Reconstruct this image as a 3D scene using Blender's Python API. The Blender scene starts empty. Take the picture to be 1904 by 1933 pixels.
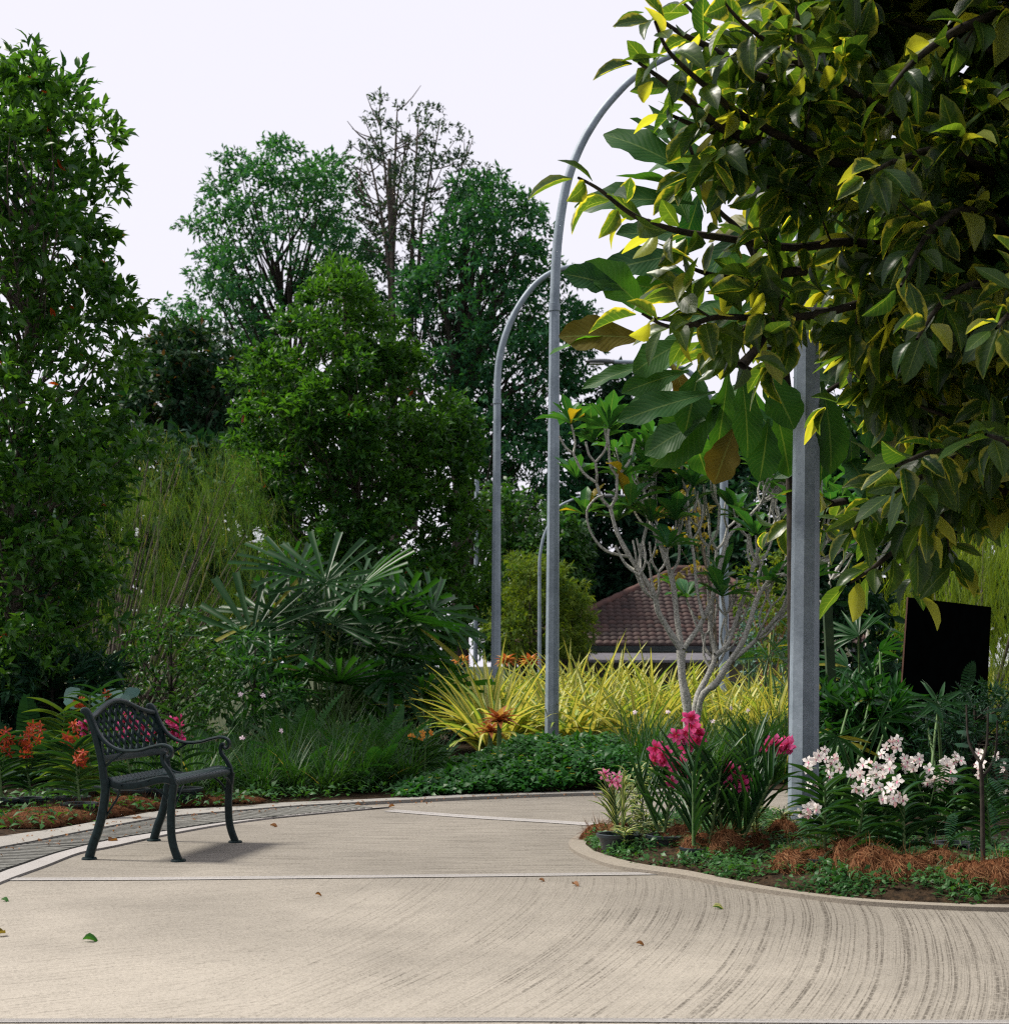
import bpy, math, random
import numpy as np
from mathutils import Vector, Matrix
R = math.radians
PI = math.pi
SC = bpy.context.scene
COL = SC.collection

# ------------------------------------------------------------------ camera
F, HZ, CX, EYE = 3000.0, 1250.0, 952.0, 1.09      # focal length and horizon measured on a 1904 px wide view
cam = bpy.data.cameras.new('camera')
cam.sensor_fit = 'HORIZONTAL'; cam.sensor_width = 36.0
cam.lens = 36.0 * F / 1904.0
cam.shift_y = (HZ - 966.5) / 1904.0
cam.clip_start = 0.05; cam.clip_end = 3000
cam_o = bpy.data.objects.new('camera', cam); COL.objects.link(cam_o)
cam_o.location = (0, 0, EYE); cam_o.rotation_euler = (R(90), 0, 0)
SC.camera = cam_o
cam.dof.use_dof = True; cam.dof.focus_distance = 9.2; cam.dof.aperture_fstop = 6.3

# ------------------------------------------------------------------ sky and sun
SUN_EL, SUN_AZ = 54.0, -78.0      # azimuth measured from +Y (view direction), negative = left
world = bpy.data.worlds.new('World'); SC.world = world; world.use_nodes = True
wn = world.node_tree; wn.nodes.clear()
sky = wn.nodes.new('ShaderNodeTexSky'); sky.sky_type = 'NISHITA'; sky.sun_disc = False
sky.sun_elevation = R(SUN_EL); sky.sun_rotation = R(SUN_AZ)
sky.air_density = 1.0; sky.dust_density = 3.0
mixn = wn.nodes.new('ShaderNodeMix'); mixn.data_type = 'RGBA'
mixn.inputs[0].default_value = 0.9
mixn.inputs[7].default_value = (10.15, 9.9, 10.9, 1)     # bright cloud veil
bg = wn.nodes.new('ShaderNodeBackground'); bg.inputs[1].default_value = 0.07
wo = wn.nodes.new('ShaderNodeOutputWorld')
wn.links.new(sky.outputs[0], mixn.inputs[6]); wn.links.new(mixn.outputs[2], bg.inputs[0])
wn.links.new(bg.outputs[0], wo.inputs[0])

sun = bpy.data.lights.new('sun', 'SUN'); sun.energy = 5.0; sun.angle = R(13); sun.color = (1.0, 0.94, 0.84)
sun_o = bpy.data.objects.new('sun', sun); COL.objects.link(sun_o)
sd = Vector((math.sin(R(SUN_AZ)) * math.cos(R(SUN_EL)), math.cos(R(SUN_AZ)) * math.cos(R(SUN_EL)), math.sin(R(SUN_EL))))
sun_o.rotation_euler = sd.to_track_quat('Z', 'Y').to_euler(); sun_o.location = (-5, 5, 15)
SC.view_settings.view_transform = 'Standard'; SC.view_settings.look = 'None'
SC.view_settings.exposure = 0.5; SC.view_settings.gamma = 1.0
SC.cycles.max_bounces = 8; SC.cycles.transparent_max_bounces = 8
SC.cycles.diffuse_bounces = 3; SC.cycles.transmission_bounces = 4; SC.cycles.glossy_bounces = 2
SC.cycles.volume_bounces = 0
SC.cycles.use_denoising = False
SC.cycles.pixel_filter_type = 'BLACKMAN_HARRIS'; SC.cycles.filter_width = 1.25
SC.cycles.sample_clamp_indirect = 4.0
SC.cycles.caustics_reflective = False; SC.cycles.caustics_refractive = False

# ------------------------------------------------------------------ helpers
def W(x, y, Y):
    """point seen at (x, y) of the measured view, standing Y metres away"""
    return np.array([(x - CX) * Y / F, Y, EYE + (HZ - y) * Y / F])
def G(x, y):
    """ground point (z = 0) seen at (x, y)"""
    Y = F * EYE / (y - HZ)
    return ((x - CX) * Y / F, Y)

class MB:
    def __init__(s): s.V, s.Q, s.UV, s.M, s.n, s.P = [], [], [], [], 0, []
    def add(s, v, q, uv=None, mi=0):
        v = np.asarray(v, float).reshape(-1, 3); q = np.asarray(q, np.int64).reshape(-1, 4)
        s.V.append(v); s.Q.append(q + s.n)
        s.UV.append(np.zeros((len(v), 2)) if uv is None else np.asarray(uv, float))
        s.M.append(np.full(len(q), mi, np.int32)); s.n += len(v)
    def ngon(s, v, mi=0):
        v = np.asarray(v, float).reshape(-1, 3)
        s.V.append(v); s.UV.append(np.zeros((len(v), 2))); s.P.append((list(range(s.n, s.n + len(v))), mi)); s.n += len(v)
    def box(s, c, d, mi=0, rot=None):
        h = np.array(d) / 2.0
        v = np.array([[x, y, z] for x in (-1, 1) for y in (-1, 1) for z in (-1, 1)], float) * h
        if rot is not None: v = v @ np.array(rot.to_3x3()).T
        q = [[0, 1, 3, 2], [4, 6, 7, 5], [0, 4, 5, 1], [2, 3, 7, 6], [0, 2, 6, 4], [1, 5, 7, 3]]
        s.add(v + np.array(c), q, None, mi)
    def sweep(s, pts, A, B, ref=None, n=8, mi=0, cap=True, power=1.0, phase=0.0):
        """tube with half-axes A (along ref) and B"""
        P = np.asarray(pts, float); m = len(P)
        A = np.broadcast_to(np.asarray(A, float), (m,)); B = np.broadcast_to(np.asarray(B, float), (m,))
        T = np.gradient(P, axis=0); T /= np.linalg.norm(T, axis=1)[:, None] + 1e-12
        if ref is None:
            r = np.array([0.3, 1, 0.1]) if abs(T[0][1]) < .8 else np.array([1, 0, 0.2])
            U = np.zeros_like(P); u = np.cross(T[0], r); u /= np.linalg.norm(u)
            for i in range(m):
                u = u - T[i] * np.dot(u, T[i]); u /= np.linalg.norm(u) + 1e-12; U[i] = u
        else:
            ref = np.asarray(ref, float)
            U = ref[None, :] - T * (T @ ref)[:, None]; U /= np.linalg.norm(U, axis=1)[:, None] + 1e-12
        N = np.cross(T, U)
        a = np.arange(n) / n * 2 * PI + phase
        ca, sa = np.cos(a), np.sin(a)
        if power != 1.0:
            ca = np.sign(ca) * np.abs(ca) ** power; sa = np.sign(sa) * np.abs(sa) ** power
        v = P[:, None, :] + U[:, None, :] * (A[:, None] * ca)[:, :, None] + N[:, None, :] * (B[:, None] * sa)[:, :, None]
        idx = np.arange(m * n).reshape(m, n)
        q = np.stack([idx[:-1], np.roll(idx, -1, 1)[:-1], np.roll(idx, -1, 1)[1:], idx[1:]], -1).reshape(-1, 4)
        L = np.concatenate([[0], np.cumsum(np.linalg.norm(np.diff(P, axis=0), axis=1))])
        uv = np.stack([np.tile(np.arange(n) / n, m), np.repeat(L, n)], 1)
        s.add(v.reshape(-1, 3), q, uv, mi)
        if cap:
            s.ngon(v[0][::-1], mi); s.ngon(v[-1], mi)
    def tube(s, pts, r, n=6, mi=0, cap=False, **k): s.sweep(pts, r, r, None, n, mi, cap, **k)
    def lathe(s, c, prof, n=24, mi=0):
        prof = np.asarray(prof, float); a = np.arange(n) / n * 2 * PI; m = len(prof)
        v = np.stack([prof[:, 0:1] * np.cos(a), prof[:, 0:1] * np.sin(a), np.repeat(prof[:, 1:2], n, 1)], -1).reshape(-1, 3) + np.array(c)
        idx = np.arange(m * n).reshape(m, n)
        q = np.stack([idx[:-1], np.roll(idx, -1, 1)[:-1], np.roll(idx, -1, 1)[1:], idx[1:]], -1).reshape(-1, 4)
        s.add(v, q, None, mi)
    def build(s, name, mats, parent=None, smooth=True, sharp=None, origin=None):
        V = np.concatenate(s.V); UV = np.concatenate(s.UV)
        if parent is not None:
            V = V - np.array(ROOT.get(parent.name, (0, 0, 0)))
        elif origin is not None: V = V - np.array(origin)
        Q = np.concatenate(s.Q) if s.Q else np.zeros((0, 4), int)
        M = np.concatenate(s.M) if s.M else np.zeros(0, np.int32)
        loops = Q.reshape(-1); tot = np.full(len(Q), 4)
        if s.P:
            loops = np.concatenate([loops] + [np.array(p) for p, _ in s.P]); tot = np.concatenate([tot, [len(p) for p, _ in s.P]])
            M = np.concatenate([M, np.array([mi for _, mi in s.P], np.int32)])
        start = np.concatenate([[0], np.cumsum(tot)[:-1]])
        me = bpy.data.meshes.new(name)
        me.vertices.add(len(V)); me.vertices.foreach_set('co', V.astype(np.float32).ravel())
        me.loops.add(len(loops)); me.loops.foreach_set('vertex_index', loops.astype(np.int32))
        me.polygons.add(len(tot)); me.polygons.foreach_set('loop_start', start.astype(np.int32)); me.polygons.foreach_set('loop_total', tot.astype(np.int32))
        me.polygons.foreach_set('material_index', M.astype(np.int32))
        me.polygons.foreach_set('use_smooth', np.full(len(tot), smooth))
        uvl = me.uv_layers.new(name='UVMap'); uvl.data.foreach_set('uv', UV[loops].astype(np.float32).ravel())
        for m in (mats if isinstance(mats, (list, tuple)) else [mats]): me.materials.append(m)
        me.update(calc_edges=True)
        if sharp is not None: me.set_sharp_from_angle(angle=R(sharp))
        o = bpy.data.objects.new(name, me); COL.objects.link(o)
        if parent is not None:
            o.parent = parent; ROOT[o.name] = ROOT.get(parent.name, (0, 0, 0))
        elif origin is not None: o.location = origin
        return o
ROOT = {}
def tag(o, label=None, cat=None, group=None, kind=None):
    if label: o['label'] = label
    if cat: o['category'] = cat
    if group: o['group'] = group
    if kind: o['kind'] = kind
    return o
def thing(name, label, cat, loc=(0, 0, 0), group=None, rotz=0.0):
    o = bpy.data.objects.new(name, None); COL.objects.link(o); o.location = tuple(loc); o.rotation_euler = (0, 0, rotz)
    o.empty_display_size = .1
    ROOT[o.name] = (0, 0, 0) if rotz else tuple(float(a) for a in loc)
    return tag(o, label, cat, group)
def copy_tree(o, parent=None):
    c = o.copy(); COL.objects.link(c); c.parent = parent
    for ch in list(o.children): copy_tree(ch, c)
    return c

# ------------------------------------------------------------------ materials
def newmat(name):
    m = bpy.data.materials.new(name); m.use_nodes = True; nt = m.node_tree; nt.nodes.clear()
    out = nt.nodes.new('ShaderNodeOutputMaterial'); return m, nt, out
def N(nt, typ, **kw):
    n = nt.nodes.new(typ)
    for k, v in kw.items():
        if isinstance(k, str) and hasattr(n, k): setattr(n, k, v)
    return n
def mixc(nt, fac, a, b, mode='MIX'):
    n = nt.nodes.new('ShaderNodeMix'); n.data_type = 'RGBA'; n.blend_type = mode
    for s, v in ((0, fac), (6, a), (7, b)):
        if isinstance(v, (int, float)): n.inputs[s].default_value = v
        elif isinstance(v, tuple): n.inputs[s].default_value = (*v, 1) if len(v) == 3 else v
        else: nt.links.new(v, n.inputs[s])
    return n.outputs[2]
def mth(nt, op, a, b=None, c=None, clamp=False):
    n = nt.nodes.new('ShaderNodeMath'); n.operation = op; n.use_clamp = clamp
    for i, v in enumerate((a, b, c)):
        if v is None: continue
        if isinstance(v, (int, float)): n.inputs[i].default_value = v
        else: nt.links.new(v, n.inputs[i])
    return n.outputs[0]
def sstep(nt, x, lo, hi):
    n = nt.nodes.new('ShaderNodeMapRange'); n.interpolation_type = 'SMOOTHSTEP'
    nt.links.new(x, n.inputs[0]); n.inputs[1].default_value = lo; n.inputs[2].default_value = hi
    return n.outputs[0]
def noise(nt, vec, scale, detail=3, rough=.55, dist=0.0, col=False):
    n = nt.nodes.new('ShaderNodeTexNoise'); n.inputs['Scale'].default_value = scale; n.inputs['Detail'].default_value = detail
    n.inputs['Roughness'].default_value = rough; n.inputs['Distortion'].default_value = dist
    if vec is not None: nt.links.new(vec, n.inputs['Vector'])
    return n.outputs[1 if col else 0]
def pos(nt): return nt.nodes.new('ShaderNodeNewGeometry').outputs['Position']
def objc(nt): return nt.nodes.new('ShaderNodeTexCoord').outputs['Object']
def prin(nt, col, rough=.5, spec=.5, metal=0.0, bump=None, bstr=.2, bdist=.01):
    p = nt.nodes.new('ShaderNodeBsdfPrincipled')
    if isinstance(col, tuple): p.inputs['Base Color'].default_value = (*col, 1)
    else: nt.links.new(col, p.inputs['Base Color'])
    if isinstance(rough, (int, float)): p.inputs['Roughness'].default_value = rough
    else: nt.links.new(rough, p.inputs['Roughness'])
    p.inputs['Specular IOR Level'].default_value = spec; p.inputs['Metallic'].default_value = metal
    if bump is not None:
        b = nt.nodes.new('ShaderNodeBump'); b.inputs['Strength'].default_value = bstr; b.inputs['Distance'].default_value = bdist
        nt.links.new(bump, b.inputs['Height']); nt.links.new(b.outputs[0], p.inputs['Normal'])
    return p

def leafmat(name, c1, c2, c3=None, p3=0.0, trans=.35, tcol=None, rough=.4, spec=.4, edge=None, edge_w=(.45, .75), veins=0, stripes=None, patch=.35, dim=.70, center=None, bs=.3):
    """leaf: colours c1..c2 vary leaf by leaf, a share p3 of the leaves has c3; edge = colour of an uneven margin"""
    if c1[1] > c1[0] * 1.25 and c1[1] < .2: c1, c2 = (c1[0] * .7, c1[1], c1[2] * 1.05), (c2[0] * .8, c2[1], c2[2])
    c1, c2 = tuple(q * dim for q in c1), tuple(q * dim for q in c2)
    m, nt, out = newmat(name)
    geo = nt.nodes.new('ShaderNodeNewGeometry'); rnd = geo.outputs['Random Per Island']
    big = noise(nt, geo.outputs['Position'], .9, 2)
    f = mth(nt, 'ADD', mth(nt, 'MULTIPLY', rnd, 1 - patch), mth(nt, 'MULTIPLY', sstep(nt, big, .35, .65), patch))
    col = mixc(nt, f, c1, c2)
    if c3 is not None:
        r2 = mth(nt, 'FRACT', mth(nt, 'MULTIPLY', rnd, 37.7))
        col = mixc(nt, mth(nt, 'LESS_THAN', r2, p3), col, c3)
    bump = None
    if edge is not None or veins or stripes is not None:
        uv = nt.nodes.new('ShaderNodeUVMap'); sp = nt.nodes.new('ShaderNodeSeparateXYZ'); nt.links.new(uv.outputs[0], sp.inputs[0])
        u, v = sp.outputs[0], sp.outputs[1]
        a = mth(nt, 'ABSOLUTE', mth(nt, 'MULTIPLY_ADD', u, 2.0, -1.0))
        if edge is not None:
            nz = noise(nt, geo.outputs['Position'], 28, 2)
            e = mth(nt, 'ADD', mth(nt, 'MAXIMUM', a, mth(nt, 'MULTIPLY_ADD', v, 2.6, -1.75)), mth(nt, 'MULTIPLY_ADD', nz, 1.1, -.55))
            e = sstep(nt, e, edge_w[0], edge_w[1])
            # some leaves carry a broad margin, others none
            e = mth(nt, 'MULTIPLY', e, sstep(nt, mth(nt, 'FRACT', mth(nt, 'MULTIPLY', rnd, 11.3)), .5, .85))
            col = mixc(nt, e, col, edge)
        if stripes is not None:
            sc = stripes[0]; e = sstep(nt, a, stripes[1], stripes[2])
            col = mixc(nt, e, col, sc)
        if veins:
            mid = mth(nt, 'LESS_THAN', a, .05)
            w = mth(nt, 'SINE', mth(nt, 'MULTIPLY', mth(nt, 'SUBTRACT', v, mth(nt, 'MULTIPLY', a, .22)), veins * 6.283))
            lines = sstep(nt, w, .86, 1.0)
            vl = mth(nt, 'MAXIMUM', mid, mth(nt, 'MULTIPLY', lines, .35))
            col = mixc(nt, mth(nt, 'MULTIPLY', vl, .3), col, (.25, .34, .12))
            bump = mth(nt, 'ADD', mth(nt, 'MULTIPLY', w, -.3), mth(nt, 'MULTIPLY', mid, -1.0))
    if center is not None:
        uv2 = nt.nodes.new('ShaderNodeUVMap'); sp2 = nt.nodes.new('ShaderNodeSeparateXYZ'); nt.links.new(uv2.outputs[0], sp2.inputs[0])
        v2 = mth(nt, 'ADD', sp2.outputs[1], mth(nt, 'MULTIPLY_ADD', noise(nt, geo.outputs['Position'], 150, 2), .5, -.25)); col = mixc(nt, mth(nt, 'SUBTRACT', 1.0, sstep(nt, v2, center[1], center[2])), col, center[0])
    p = prin(nt, col, rough, spec * .6, 0, bump, bs, .004)
    t = nt.nodes.new('ShaderNodeBsdfTranslucent')
    tc = mixc(nt, 1.0, col, tcol if tcol else (1.9, 1.75, .5), 'MULTIPLY')
    nt.links.new(tc, t.inputs[0])
    ms = nt.nodes.new('ShaderNodeMixShader'); ms.inputs[0].default_value = trans
    nt.links.new(p.outputs[0], ms.inputs[1]); nt.links.new(t.outputs[0], ms.inputs[2])
    nt.links.new(ms.outputs[0], out.inputs[0]); return m

def simple(name, c1, c2=None, scale=8.0, rough=.7, spec=.3, metal=0.0, bstr=.3, bdist=.01, detail=4, contrast=(.3, .7)):
    m, nt, out = newmat(name)
    n = noise(nt, objc(nt), scale, detail, .6)
    col = mixc(nt, sstep(nt, n, *contrast), c1, c2 or c1)
    p = prin(nt, col, rough, spec, metal, n, bstr, bdist)
    nt.links.new(p.outputs[0], out.inputs[0]); return m

# concrete: centre of the curved brush strokes
BC = (-9.0, 8.6)
def concrete(name, base, dark, brushed=True, light=0.0):
    m, nt, out = newmat(name)
    P = pos(nt); sp = nt.nodes.new('ShaderNodeSeparateXYZ'); nt.links.new(P, sp.inputs[0]); x, y = sp.outputs[0], sp.outputs[1]
    if brushed:
        dx = mth(nt, 'SUBTRACT', x, BC[0]); dy = mth(nt, 'SUBTRACT', y, BC[1])
        r = mth(nt, 'SQRT', mth(nt, 'ADD', mth(nt, 'MULTIPLY', dx, dx), mth(nt, 'MULTIPLY', dy, dy)))
        wob = mth(nt, 'MULTIPLY', noise(nt, P, .7, 1), .03)
        rr = mth(nt, 'ADD', r, wob)
        inv = mth(nt, 'DIVIDE', 4.5, mth(nt, 'MAXIMUM', r, .2))
        cb = nt.nodes.new('ShaderNodeCombineXYZ')
        nt.links.new(mth(nt, 'MULTIPLY', rr, 105), cb.inputs[0])
        nt.links.new(mth(nt, 'MULTIPLY', mth(nt, 'MULTIPLY', dx, inv), .8), cb.inputs[1])
        nt.links.new(mth(nt, 'MULTIPLY', mth(nt, 'MULTIPLY', dy, inv), .8), cb.inputs[2])
        st = noise(nt, cb.outputs[0], 1.0, 5, .75)
        cb3 = nt.nodes.new('ShaderNodeCombineXYZ')      # left of the slab the strokes lie almost across
        nt.links.new(mth(nt, 'MULTIPLY', x, 1.6), cb3.inputs[0]); nt.links.new(mth(nt, 'MULTIPLY', mth(nt, 'ADD', mth(nt, 'SUBTRACT', y, mth(nt, 'MULTIPLY', x, .62)), mth(nt, 'MULTIPLY', wob, .6)), 85), cb3.inputs[1])
        st3 = noise(nt, cb3.outputs[0], 1.0, 5, .75)
        wr = sstep(nt, mth(nt, 'ADD', x, mth(nt, 'MULTIPLY', noise(nt, P, 1.5, 3), .8)), -1.1, .3)
        st = mth(nt, 'ADD', mth(nt, 'MULTIPLY', st, wr), mth(nt, 'MULTIPLY', st3, mth(nt, 'SUBTRACT', 1.0, wr)))
        # upper slabs: strokes run across
        cb2 = nt.nodes.new('ShaderNodeCombineXYZ')
        nt.links.new(mth(nt, 'MULTIPLY', x, 2.0), cb2.inputs[0]); nt.links.new(mth(nt, 'MULTIPLY', y, 42), cb2.inputs[1])
        st2 = noise(nt, cb2.outputs[0], 1.0, 3, .6)
        up = mth(nt, 'GREATER_THAN', y, 8.03)
        st = mth(nt, 'ADD', mth(nt, 'MULTIPLY', st, mth(nt, 'SUBTRACT', 1.0, up)), mth(nt, 'MULTIPLY', st2, up))
        # strokes bite deeper in patches and towards the right
        pat = noise(nt, P, 1.7, 4, .65)
        bite = mth(nt, 'MULTIPLY', sstep(nt, mth(nt, 'ADD', pat, mth(nt, 'SUBTRACT', mth(nt, 'MULTIPLY', x, .09), mth(nt, 'MULTIPLY', mth(nt, 'MAXIMUM', mth(nt, 'SUBTRACT', y, 6.8), 0.0), .15))), .38, .62), mth(nt, 'SUBTRACT', 1.0, mth(nt, 'MULTIPLY', up, .62)))
        line = sstep(nt, st, .60, .44)
        bite = mth(nt, 'MAXIMUM', bite, .62)
        gate = noise(nt, P, 52, 4, .8)
        stroke = mth(nt, 'MULTIPLY', mth(nt, 'MULTIPLY', sstep(nt, st, .50, .58), sstep(nt, gate, .34, .56)), bite)
    P2 = P
    blot = noise(nt, P2, .8, 5, .6); grain = noise(nt, P2, 85, 4, .85); spk = noise(nt, P2, 34, 6, .85)
    col = mixc(nt, sstep(nt, blot, .3, .72), base, tuple(c * .82 for c in base))
    stain = noise(nt, P2, .42, 4, .65)
    col = mixc(nt, mth(nt, 'MULTIPLY', sstep(nt, stain, .48, .68), .35), col, tuple(c * .62 for c in base))
    col = mixc(nt, mth(nt, 'MULTIPLY', sstep(nt, spk, .55, .64), .6), col, dark)
    col = mixc(nt, mth(nt, 'MULTIPLY', sstep(nt, grain, .44, .60), .62), col, tuple(c * .6 for c in base))
    if brushed:
        
        h = mth(nt, 'ADD', mth(nt, 'MULTIPLY', st, 1.0), mth(nt, 'MULTIPLY', grain, .4))
        # worn pale patches on the near left of the slab
        pale = mth(nt, 'ADD', mth(nt, 'MULTIPLY', noise(nt, P2, .5, 5, .7), .5), mth(nt, 'MULTIPLY', st, .5))
        col = mixc(nt, mth(nt, 'MULTIPLY', sstep(nt, mth(nt, 'SUBTRACT', pale, mth(nt, 'MULTIPLY', mth(nt, 'ADD', y, mth(nt, 'MULTIPLY', x, .5)), .05)), .05, .38), .75), col, tuple(min(1, c * 1.75) for c in base))
        col = mixc(nt, mth(nt, 'MULTIPLY', mth(nt, 'MULTIPLY', sstep(nt, grain, .50, .62), sstep(nt, spk, .40, .60)), .55), col, dark)
        col = mixc(nt, mth(nt, 'MULTIPLY', stroke, .88), col, dark)
    else:
        h = grain
    p = prin(nt, col, .85, .2, 0, h, .6, .006)
    nt.links.new(p.outputs[0], out.inputs[0]); return m

M = {}
M['slab'] = concrete('brushed_concrete', (.232, .212, .182), (.042, .035, .027))
M['strip'] = concrete('smooth_concrete', (.34, .325, .315), (.18, .16, .14), brushed=False)
M['bedkerb'] = concrete('bed_kerb_concrete', (.27, .24, .20), (.10, .08, .06), brushed=False)
M['kerb'] = concrete('kerb_concrete', (.27, .26, .24), (.20, .18, .14), brushed=False)
M['grate'] = simple('drain_stone', (.15, .15, .14), (.08, .08, .07), 30, .85)
M['gap'] = simple('dark_gap', (.012, .014, .014), (.02, .02, .02), 10, .9)
M['soil'] = simple('soil', (.012, .009, .006), (.048, .03, .017), 28, .95, .1, bstr=1.0, bdist=.03)
M['ground'] = simple('garden_ground', (.018, .03, .012), (.04, .045, .018), .6, .95, .1, bstr=.6, bdist=.05)
M['coir'] = leafmat('coconut_fibre', (.15, .07, .035), (.38, .20, .10), trans=.15, rough=.8, spec=.1, tcol=(1.2, 1, .8))
M['coir_dark'] = leafmat('dark_brown_fibre', (.05, .028, .016), (.15, .08, .045), trans=.1, rough=.9, spec=.05, tcol=(1.1, 1, .9))  # darker brown copy of the fibre, for the heaps along the kerb
M['coir_core'] = simple('coconut_fibre_core', (.05, .02, .01), (.16, .065, .03), 60, .95, .05, bstr=1, bdist=.02)
M['bark'] = simple('grey_brown_bark', (.05, .042, .035), (.14, .12, .10), 14, .9, .15, bstr=.8, bdist=.02)
M['bark_dark'] = simple('dark_bark', (.018, .016, .014), (.05, .042, .034), 14, .9, .15)
M['bark_pale'] = simple('pale_knobbly_bark', (.19, .19, .17), (.50, .49, .45), 55, .85, .2, bstr=.9, bdist=.008)
M['green_stem'] = simple('green_stem', (.05, .11, .03), (.09, .15, .05), 20, .6)

def galv(name, c1, c2):
    m, nt, out = newmat(name)
    o = objc(nt)
    v = nt.nodes.new('ShaderNodeTexVoronoi'); v.inputs['Scale'].default_value = 60; nt.links.new(o, v.inputs['Vector'])
    sv = nt.nodes.new('ShaderNodeSeparateColor'); nt.links.new(v.outputs['Color'], sv.inputs[0])
    n = noise(nt, o, 3.5, 4, .6)
    f = mth(nt, 'ADD', mth(nt, 'MULTIPLY', sv.outputs[0], .35), mth(nt, 'MULTIPLY', sstep(nt, n, .3, .7), .65))
    col = mixc(nt, f, c1, c2)
    rust = sstep(nt, noise(nt, o, 22, 4, .7), .70, .78)
    col = mixc(nt, mth(nt, 'MULTIPLY', rust, .5), col, (.12, .09, .06))
    p = prin(nt, col, .55, .4, .1, noise(nt, o, 120, 2), .12, .003)
    nt.links.new(p.outputs[0], out.inputs[0]); return m
M['galv'] = galv('galvanised_steel', (.13, .165, .20), (.25, .30, .35))
M['galv_dark'] = simple('lamp_housing', (.07, .08, .09), (.10, .11, .12), 20, .5)
M['iron'] = simple('dark_green_cast_metal', (.004, .011, .012), (.009, .022, .024), 40, .36, .18, bstr=.15, bdist=.002)
M['iron_lattice'] = simple('dark_cast_lattice', (.005, .013, .015), (.01, .024, .027), 40, .7, .1, bstr=.1)
M['lens'] = simple('lamp_lens', (.55, .55, .55), (.6, .6, .6), 5, .2)
M['pot'] = simple('black_plastic_pot', (.008, .014, .018), (.016, .026, .032), 18, .35, .5, bstr=.05)
M['panel'] = simple('black_board', (.001, .0012, .0012), (.0015, .002, .002), 10, .9, .0, bstr=.02)
M['panel_edge'] = simple('brown_board_edge', (.05, .022, .012), (.07, .03, .018), 10, .7)
M['post_green'] = simple('mossy_timber', (.012, .03, .012), (.03, .055, .02), 12, .9)
M['wood'] = simple('brown_timber', (.13, .05, .03), (.2, .08, .05), 12, .8)

# ------------------------------------------------------------------ leaf shapes
def leaf(rows=3, w=.4, shape='oval', bend=.5, fold=.15, cols=3, wavy=0.0, seed=0, base=.06, tip=.03):
    t = np.linspace(0, 1, rows + 1)
    if shape == 'oval': ww = np.sin(PI * t ** .9) ** .8
    elif shape == 'obovate': ww = np.sin(PI * t ** 1.6) ** .75 * (1) 
    elif shape == 'lance': ww = np.sin(PI * t ** .75)
    elif shape == 'strap': ww = np.minimum(1, np.minimum(t * 6 + .6, (1 - t) * 3.0 + .05))
    elif shape == 'blunt': ww = .25 + .75 * t ** .8
    elif shape == 'blade': ww = np.minimum(1, (1 - t) * 1.6 + .02) * np.minimum(1, .6 + t * 2)
    ww = np.maximum(ww, 0) * w / 2
    if shape in ('oval', 'obovate', 'lance'): ww[0] = max(ww[0], base * w); ww[-1] = max(ww[-1], tip * w)
    if bend: yy = np.sin(bend * t) / bend; zz = -(1 - np.cos(bend * t)) / bend
    else: yy = t; zz = t * 0
    rng = np.random.default_rng(seed); v = []; uv = []
    cs = (-1, 0, 1) if cols == 3 else ((-1, 1) if cols == 2 else (-1, -.5, 0, .5, 1))
    ph = rng.uniform(0, 6)
    for i in range(rows + 1):
        for c in cs:
            e = abs(c); wv = 0; we = 1
            if wavy:
                wv = wavy * e * e * math.sin(t[i] * 17 + ph + c) * min(1, ww[i] / (w * .3))
                we = 1 + .10 * math.sin(t[i] * 23 + ph + c * 2) * e
            v.append((c * ww[i] * we, yy[i] - 0.0, zz[i] + fold * e * ww[i] * 2 + wv * w)); uv.append(((c + 1) / 2, t[i]))
    nc = len(cs); q = []
    for i in range(rows):
        for j in range(nc - 1):
            a = i * nc + j; q.append((a, a + 1, a + nc + 1, a + nc))
    return np.array(v), np.array(q), np.array(uv)

def nrm(a): return a / (np.linalg.norm(a, axis=-1, keepdims=True) + 1e-12)
def scatter(mb, tpls, P, D, Nn, S, Wd=None, mi=0, rng=None):
    P = np.asarray(P, float); D = nrm(np.asarray(D, float)); Nn = np.broadcast_to(np.asarray(Nn, float), P.shape); n = len(P)
    S = np.broadcast_to(np.asarray(S, float), (n,)); Wd = S if Wd is None else np.broadcast_to(np.asarray(Wd, float), (n,))
    X = np.cross(D, Nn); bad = np.linalg.norm(X, axis=1) < 1e-4; X[bad] = (1, 0, 0); X = nrm(X); Z = np.cross(X, D)
    rng = rng or np.random.default_rng(1); pick = rng.integers(0, len(tpls), n)
    for k, (tv, tq, tuv) in enumerate(tpls):
        s = np.where(pick == k)[0]
        if len(s) == 0: continue
        v = P[s][:, None] + X[s][:, None] * (tv[None, :, 0:1] * Wd[s][:, None, None]) + D[s][:, None] * (tv[None, :, 1:2] * S[s][:, None, None]) + Z[s][:, None] * (tv[None, :, 2:3] * S[s][:, None, None])
        q = tq[None] + (np.arange(len(s)) * len(tv))[:, None, None]
        mb.add(v.reshape(-1, 3), q.reshape(-1, 4), np.tile(tuv, (len(s), 1)), mi)

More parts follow.
